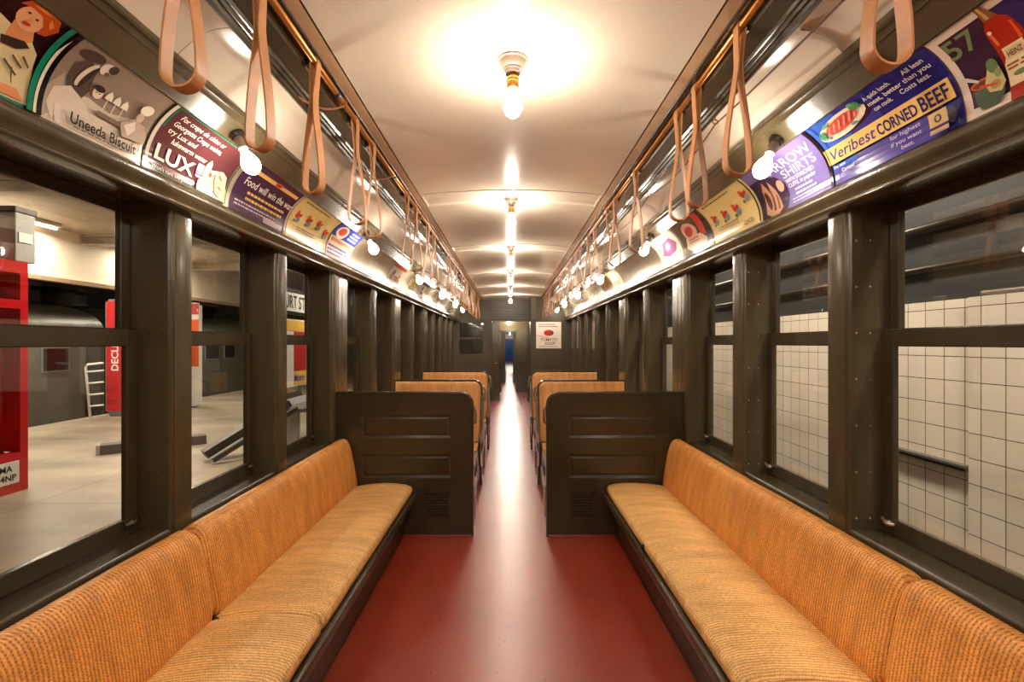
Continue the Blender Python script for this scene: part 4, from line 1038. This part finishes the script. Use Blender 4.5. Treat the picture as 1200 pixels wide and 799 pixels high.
for k, y in enumerate((3.0, 6.4, 9.8, 13.2)):
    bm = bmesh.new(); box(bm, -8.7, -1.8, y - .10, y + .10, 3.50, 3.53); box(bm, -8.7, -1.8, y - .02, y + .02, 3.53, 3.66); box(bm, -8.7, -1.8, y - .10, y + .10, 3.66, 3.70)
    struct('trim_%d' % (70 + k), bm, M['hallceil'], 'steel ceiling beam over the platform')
for k, (x, y) in enumerate(((-8.35, 4.7), (-8.35, 8.1), (-8.35, 11.5), (-4.0, 6.0), (-4.0, 12.5))):
    t = thing('platform_lamp', 'fluorescent batten under the platform ceiling, %s of five' % ORD[k], 'lamp', (x, y, 3.63), group='fluorescent battens over the platform')
    bm = bmesh.new(); box(bm, -.06, .06, -.75, .75, .0, .07); bevel(bm, .008, 1); obj('housing', bm, M['white'], t)
    bm = bmesh.new(); tube(bm, [(0, -.7, -.03), (0, .7, -.03)], .018, 10); o = obj('tube', bm, mat('fluorescent_tube', (255, 240, 215), .4, emit=(255, 238, 212), estr=6), t, True)
    o.data.materials[0].cycles.emission_sampling = 'NONE'
    ld = bpy.data.lights.new('strip_light', 'AREA'); ld.shape = 'RECTANGLE'; ld.size = .5; ld.size_y = 1.5; ld.energy = 70; ld.color = (1, .90, .76)
    lo = bpy.data.objects.new('strip_light', ld); C.objects.link(lo); lo.location = (0, 0, -.08); lo.parent = t
# trains across the platform
def train(name, y0, y1, label, wins, doors):
    t = thing(name, label, 'train', (-10, (y0 + y1) / 2, 0)); inv = (10, -(y0 + y1) / 2, 0)
    bm = bmesh.new()
    prof = [(-8.66, -.75), (-8.66, 1.78), (-8.70, 1.90), (-8.85, 2.06), (-9.15, 2.20), (-9.6, 2.30), (-10.1, 2.34), (-11.4, 2.1), (-11.5, -.75)]
    extrude_prof(bm, prof, y0, y1); o = obj('body', bm, M['train'], t); o.location = inv; autosmooth(o, 40)
    bm = BX(-8.67, -8.64, y0, y1, 1.74, 1.80, .004); o = obj('gutter', bm, M['trainroof'], t); o.location = inv
    for (ya, yb, za, zb) in wins:
        bm = bmesh.new(); box(bm, -8.675, -8.645, ya - .03, yb + .03, za - .03, zb + .03, 0); box(bm, -8.65, -8.64, ya, yb, za, zb, 1)
        o = obj('window', bm, [M['trainroof'], M['darkglass']], t); o.location = inv
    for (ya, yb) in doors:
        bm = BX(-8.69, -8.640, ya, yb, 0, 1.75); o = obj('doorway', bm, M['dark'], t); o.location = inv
    return t
train('train_car', 3.0, 10.2, 'grey-green train car across the platform behind the red totem', [(5.8, 6.6, 1.0, 1.55), (7.2, 8.0, 1.0, 1.55), (8.86, 9.36, .98, 1.40)], [(9.75, 10.15)])
train('train_car', 11.2, 22.0, 'second grey-green train car beyond the orange totem', [(13.6, 14.2, 1.05, 1.45), (14.5, 15.0, 1.05, 1.45), (16.0, 16.6, 1.05, 1.45), (17.2, 17.8, 1.05, 1.45)], [(11.6, 12.4)])
# red cabinet
t = thing('red_cabinet', 'tall red steel cabinet with white DMA plate, seen through the nearest left window', 'cabinet', (-5.25, 4.48, -.01), PI / 2)
bm = bmesh.new()
for q in ((-.50, .48, -.15, .45, 0, .10), (-.50, -.42, -.25, .45, .40, 2.22), (.40, .48, -.25, .45, .40, 2.22), (-.42, .40, .38, .45, .10, 2.22), (-.50, .48, -.25, .45, 2.22, 2.34), (-.42, .40, -.25, .40, 1.86, 1.95), (-.50, .48, -.25, -.15, 0.0, .40)): box(bm, *q)
vs = [bm.verts.new(p) for p in ((-.42, -.16, .36), (.40, -.16, .36), (.40, .38, .62), (-.42, .38, .62), (-.42, .38, .36), (.40, .38, .36))]
bm.faces.new(vs[:4]); bm.faces.new((vs[0], vs[3], vs[4])); bm.faces.new((vs[1], vs[5], vs[2]))
obj('body', bm, M['red'], t)
bm = BX(.05, .38, -.262, -.25, .10, .32, .002); o = obj('plate', bm, M['white'], t)
for s_, z in (('DMA', .225), ('78-4NP', .135)):
    b = text_bm(s_, .085, 0, .002, 'CENTER')
    for v in b.verts: v.co = Vector((.215 + v.co.x, -.2635, z + v.co.y))
    obj('lettering', b, M['ink'], o, norm=False)
bm = bmesh.new(); tube(bm, [(.36, -.1, .7), (.36, -.1, 1.7)], .012, 8); obj('pipe', bm, M['red'], t, True)
bm = bmesh.new(); box(bm, -.3, .3, -.1, .1, -.02, .02)
t = thing('grey_box', 'pale grey metal box on top of the red cabinet', 'box', (-5.30, 4.70, 2.331))
bm = BX(-.5, .30, .13, .34, 0, .50, .012); obj('body', bm, M['greybox'], t); bm = BX(-.5, .31, .12, .35, .50, .56, .008); obj('lid', bm, M['grey'], t); bm = BX(.302, .308, .16, .30, .2, .3); obj('label_plate', bm, M['white'], t)
# totems
def totem(x0, x1, y, th, z1, bands, side, label, txt=None):
    t = thing('sign_totem', label, 'sign', ((x0 + x1) / 2, y, -.01)); w = (x1 - x0) / 2
    bm = bmesh.new(); box(bm, -w, w, 0, th, .03, z1); bmesh.ops.bevel(bm, geom=[e for e in bm.edges if abs(e.verts[0].co.x - e.verts[1].co.x) < 1e-6 and abs(e.verts[0].co.z - e.verts[1].co.z) < 1e-6], offset=.06, segments=4, affect='EDGES')
    obj('core', bm, side, t)
    bm = BX(-w * .6, w * .6, -.05, th + .05, 0, .03); obj('foot', bm, M['grey'], t)
    for (za, zb, m) in bands:
        bm = BX(-w + .02, w - .0, -.006, 0.001, za, zb, .002); obj('face_panel', bm, m, t)
    if txt:
        b = text_bm(txt, .20, 0, .005)
        for v in b.verts: v.co = Vector((-.06 - v.co.y, -.008, .93 + v.co.x))
        obj('lettering', b, M['white'], t, norm=False)
    return t
totem(-8.38, -7.72, 9.9, .12, 2.42, [(.10, 2.38, M['redpanel'])], M['teal'], 'red sign totem with white DECLINE lettering running upward', 'DECLINE')
totem(-8.05, -7.29, 11.2, .12, 2.46, [(.07, .95, M['white']), (.96, 2.06, M['orange']), (2.07, 2.17, M['white']), (2.18, 2.44, M['redpanel'])], M['white'], 'orange, red and white sign totem seen through the second left window')
# ladder rack
t = thing('ladder_rack', 'white tubular ladder leaning beside the red totem', 'ladder', (-8.30, 9.6, -.01))
bm = bmesh.new()
tube(bm, [(-.13, 0, 0), (-.22, 0, 1.02), (-.18, 0, 1.08), (.13, 0, 1.11)], .022, 8); obj('frame', bm, M['white'], t, True)
for k in range(4):
    z = .24 + .23 * k; bm = bmesh.new(); tube(bm, [(-.15 - .02 * k, 0, z), (.14, 0, z + .03)], .018, 8); obj('rung', bm, M['white'], t, True)
# low grey bar and baggage cart
t = thing('floor_bar', 'low grey bar lying across the platform floor', 'bar', (-5.1, 6.87, -.01), math.atan2(.74, .98))
bm = BX(-.62, .62, -.10, .10, 0, .13, .008); obj('bar', bm, M['grey'], t)
bm = BX(-.64, -.60, -.11, .11, 0, .135, .004); obj('end_plate', bm, M['greybox'], t)
t = thing('baggage_cart', 'dark iron-edged cart with a sloping shaft on the platform', 'cart', (-3.2, 6.9, -.01))
bm = bmesh.new()
def slab(bm, p, q, w, th):
    p, q = Vector(p), Vector(q); d = (q - p).normalized(); s_ = d.cross(Vector((0, 0, 1))).normalized() * w; u = s_.cross(d).normalized() * th
    a = [bm.verts.new(p + s_ * i + u * j) for i, j in ((-1, -1), (1, -1), (1, 1), (-1, 1))]; b = [bm.verts.new(q + s_ * i + u * j) for i, j in ((-1, -1), (1, -1), (1, 1), (-1, 1))]
    for i in range(4): bm.faces.new((a[i], a[(i + 1) % 4], b[(i + 1) % 4], b[i]))
    bm.faces.new(a); bm.faces.new(b)
slab(bm, (-.70, -.8, .09), (.02, -.05, .66), .09, .05); slab(bm, (-.50, -.95, .05), (.22, -.2, .60), .03, .03); obj('shaft', bm, M['grey'], t)
bm = bmesh.new(); extrude_prof(bm, [(-.35, .70), (-.30, .60), (-.1, .53), (.3, .53), (.5, .60), (.55, .72), (.50, .72), (.44, .63), (.28, .58), (-.08, .58), (-.26, .64), (-.30, .72)], -.15, 1.1); obj('tray', bm, M['grey'], t)
for (x, y) in ((.1, 0), (.1, 1.0), (-.2, .5)):
    bm = BX(x - .05, x + .05, y - .05, y + .05, 0, .56, .004); obj('leg', bm, M['greybox'], t)
# station sign and poster board
t = thing('station_sign', 'hanging black and white COURT ST station sign', 'sign', (-5.0, 11.1, 2.16), PI / 2)
bm = BX(-1.15, .72, 0, .05, .06, .52, .004); obj('face', bm, M['white'], t)
bm = bmesh.new(); box(bm, -1.17, .74, -.015, .065, .0, .07); box(bm, -1.17, .74, -.015, .065, .51, .58); obj('frame', bm, M['black'], t)
b = text_bm('COURT ST', .42, 0, .004, 'RIGHT')
for v in b.verts: v.co = Vector((.55 + v.co.x * .76, -.006, .145 + v.co.y))
obj('lettering', b, M['ink'], t, norm=False)
for x in (-.7, .4):
    bm = bmesh.new(); tube(bm, [(x, .025, .58), (x, .025, 1.54)], .015, 8); obj('hanger', bm, M['black'], t, True)
t = thing('poster_board', 'poster board with yellow header and red panel below the station sign', 'poster board', (-5.0, 11.1, -.01), PI / 2)
bm = BX(-.75, .66, 0, .05, .50, 2.06, .006); obj('board', bm, M['white'], t)
bm = BX(-.70, .62, -.006, .001, 1.80, 2.03, .002); h_ = obj('header', bm, M['yellow'], t)
bm = BX(-.04, .62, -.006, .001, .86, 1.78, .002); obj('red_panel', bm, M['redpanel'], t)
bm = BX(-.04, .62, -.006, .001, .54, .85, .002); yp = obj('yellow_panel', bm, M['yellow'], t)
b = text_bm('Metro', .24, .2, .003)
for v in b.verts: v.co = Vector((-.05 + v.co.x * .9, -.009, .62 + v.co.y))
obj('lettering', b, M['blue'], yp, norm=False)
for x in (-.4, .3):
    bm = BX(x - .03, x + .03, 0, .05, 0, .52); obj('post', bm, M['grey'], t)

# ------------------------------------------------------------------ outside, right: the tiled tunnel wall
bm = bmesh.new(); box(bm, 2.9, 3.1, -4, 30, -1.1, 1.785); box(bm, 2.86, 2.9, -4, 2.98, -1.1, 1.785)
struct('wall_tile', bm, M['tile'], 'white square-tiled tunnel wall outside the right windows')
bm = BX(2.95, 3.2, -4, 30, 1.785, 3.6); struct('wall_tunnel', bm, M['darkceil'], 'dark wall above the tiles')
bm = BX(1.62, 3.2, -4, 30, 3.5, 3.6); struct('ceiling_tunnel', bm, M['darkceil'], 'dark tunnel roof')
bm = BX(1.7, 2.9, -4, 30, -1.1, -1.0); struct('floor_tunnel', bm, M['dark'], 'dark trackbed beside the tile wall')
t = thing('wall_conduit', 'dark horizontal conduit ledge on the tile wall outside the nearest right window', 'conduit', (2.9, 3.5, .73))
bm = BX(-.055, 0, -.5, .55, -.02, .0, .003); obj('ledge', bm, M['grey'], t)
bm = bmesh.new(); tube(bm, [(-.03, -.48, -.03), (-.03, .53, -.03)], .012, 8); obj('pipe', bm, M['dark'], t, True)
for k, y in enumerate((1.0, 4.2, 7.4)):  # lamps added out of view to brighten the tile wall
    t = thing('tile_fill_lamp', 'added fill lamp out of view that lights the tile wall, %s of three' % ORD[k], 'lamp', (2.1, y, 3.4385), group='added fill lamps for the tile wall')
    bm = BX(-.05, .05, -.6, .6, 0, .06, .006); obj('housing', bm, M['grey'], t)
    ld = bpy.data.lights.new('strip_light', 'AREA'); ld.shape = 'RECTANGLE'; ld.size = .3; ld.size_y = 1.3; ld.energy = 54; ld.color = (1, .88, .72)
    lo = bpy.data.objects.new('strip_light', ld); C.objects.link(lo); lo.location = (0, 0, -.02); lo.rotation_euler = (0, math.radians(-20), 0); lo.parent = t

for k, (z, r) in enumerate(((2.02, .022), (2.30, .035))):
    t = thing('wall_pipe', ['thin steel pipe running above the white tiles', 'thick steel pipe running high on the dark wall'][k], 'pipe', (2.95 - r - .004, 6, z))
    bm = bmesh.new(); tube(bm, [(0, -9, 0), (0, 20, 0)], r, 10); obj('pipe', bm, M['olive_dark'], t, True)
    for y in (-4, -2.2, -.4, 1.4, 3.2, 5):
        bm = bmesh.new(); box(bm, -r - .004, r + .004, y - .02, y + .02, -r - .004, r + .004); obj('clip', bm, M['grey'], t)

# ------------------------------------------------------------------ world, camera, view
w = bpy.data.worlds.new('world'); S.world = w; w.use_nodes = True
w.node_tree.nodes['Background'].inputs[0].default_value = (.02, .018, .015, 1); w.node_tree.nodes['Background'].inputs[1].default_value = 1
cd = bpy.data.cameras.new('camera'); cam = bpy.data.objects.new('camera', cd); C.objects.link(cam)
cam.location = (0, 0, 1.5); cam.rotation_euler = (PI / 2, 0, 0)
cd.sensor_width = 36; cd.lens = 560 / 1200 * 36; cd.shift_x = 2.5 / 1200; cd.shift_y = 2.5 / 1200; cd.clip_start = .02; cd.clip_end = 100
S.camera = cam
S.view_settings.view_transform = 'Standard'; S.view_settings.look = 'None'; S.view_settings.gamma = 1; S.view_settings.use_curve_mapping = False
S.view_settings.exposure = 1.12
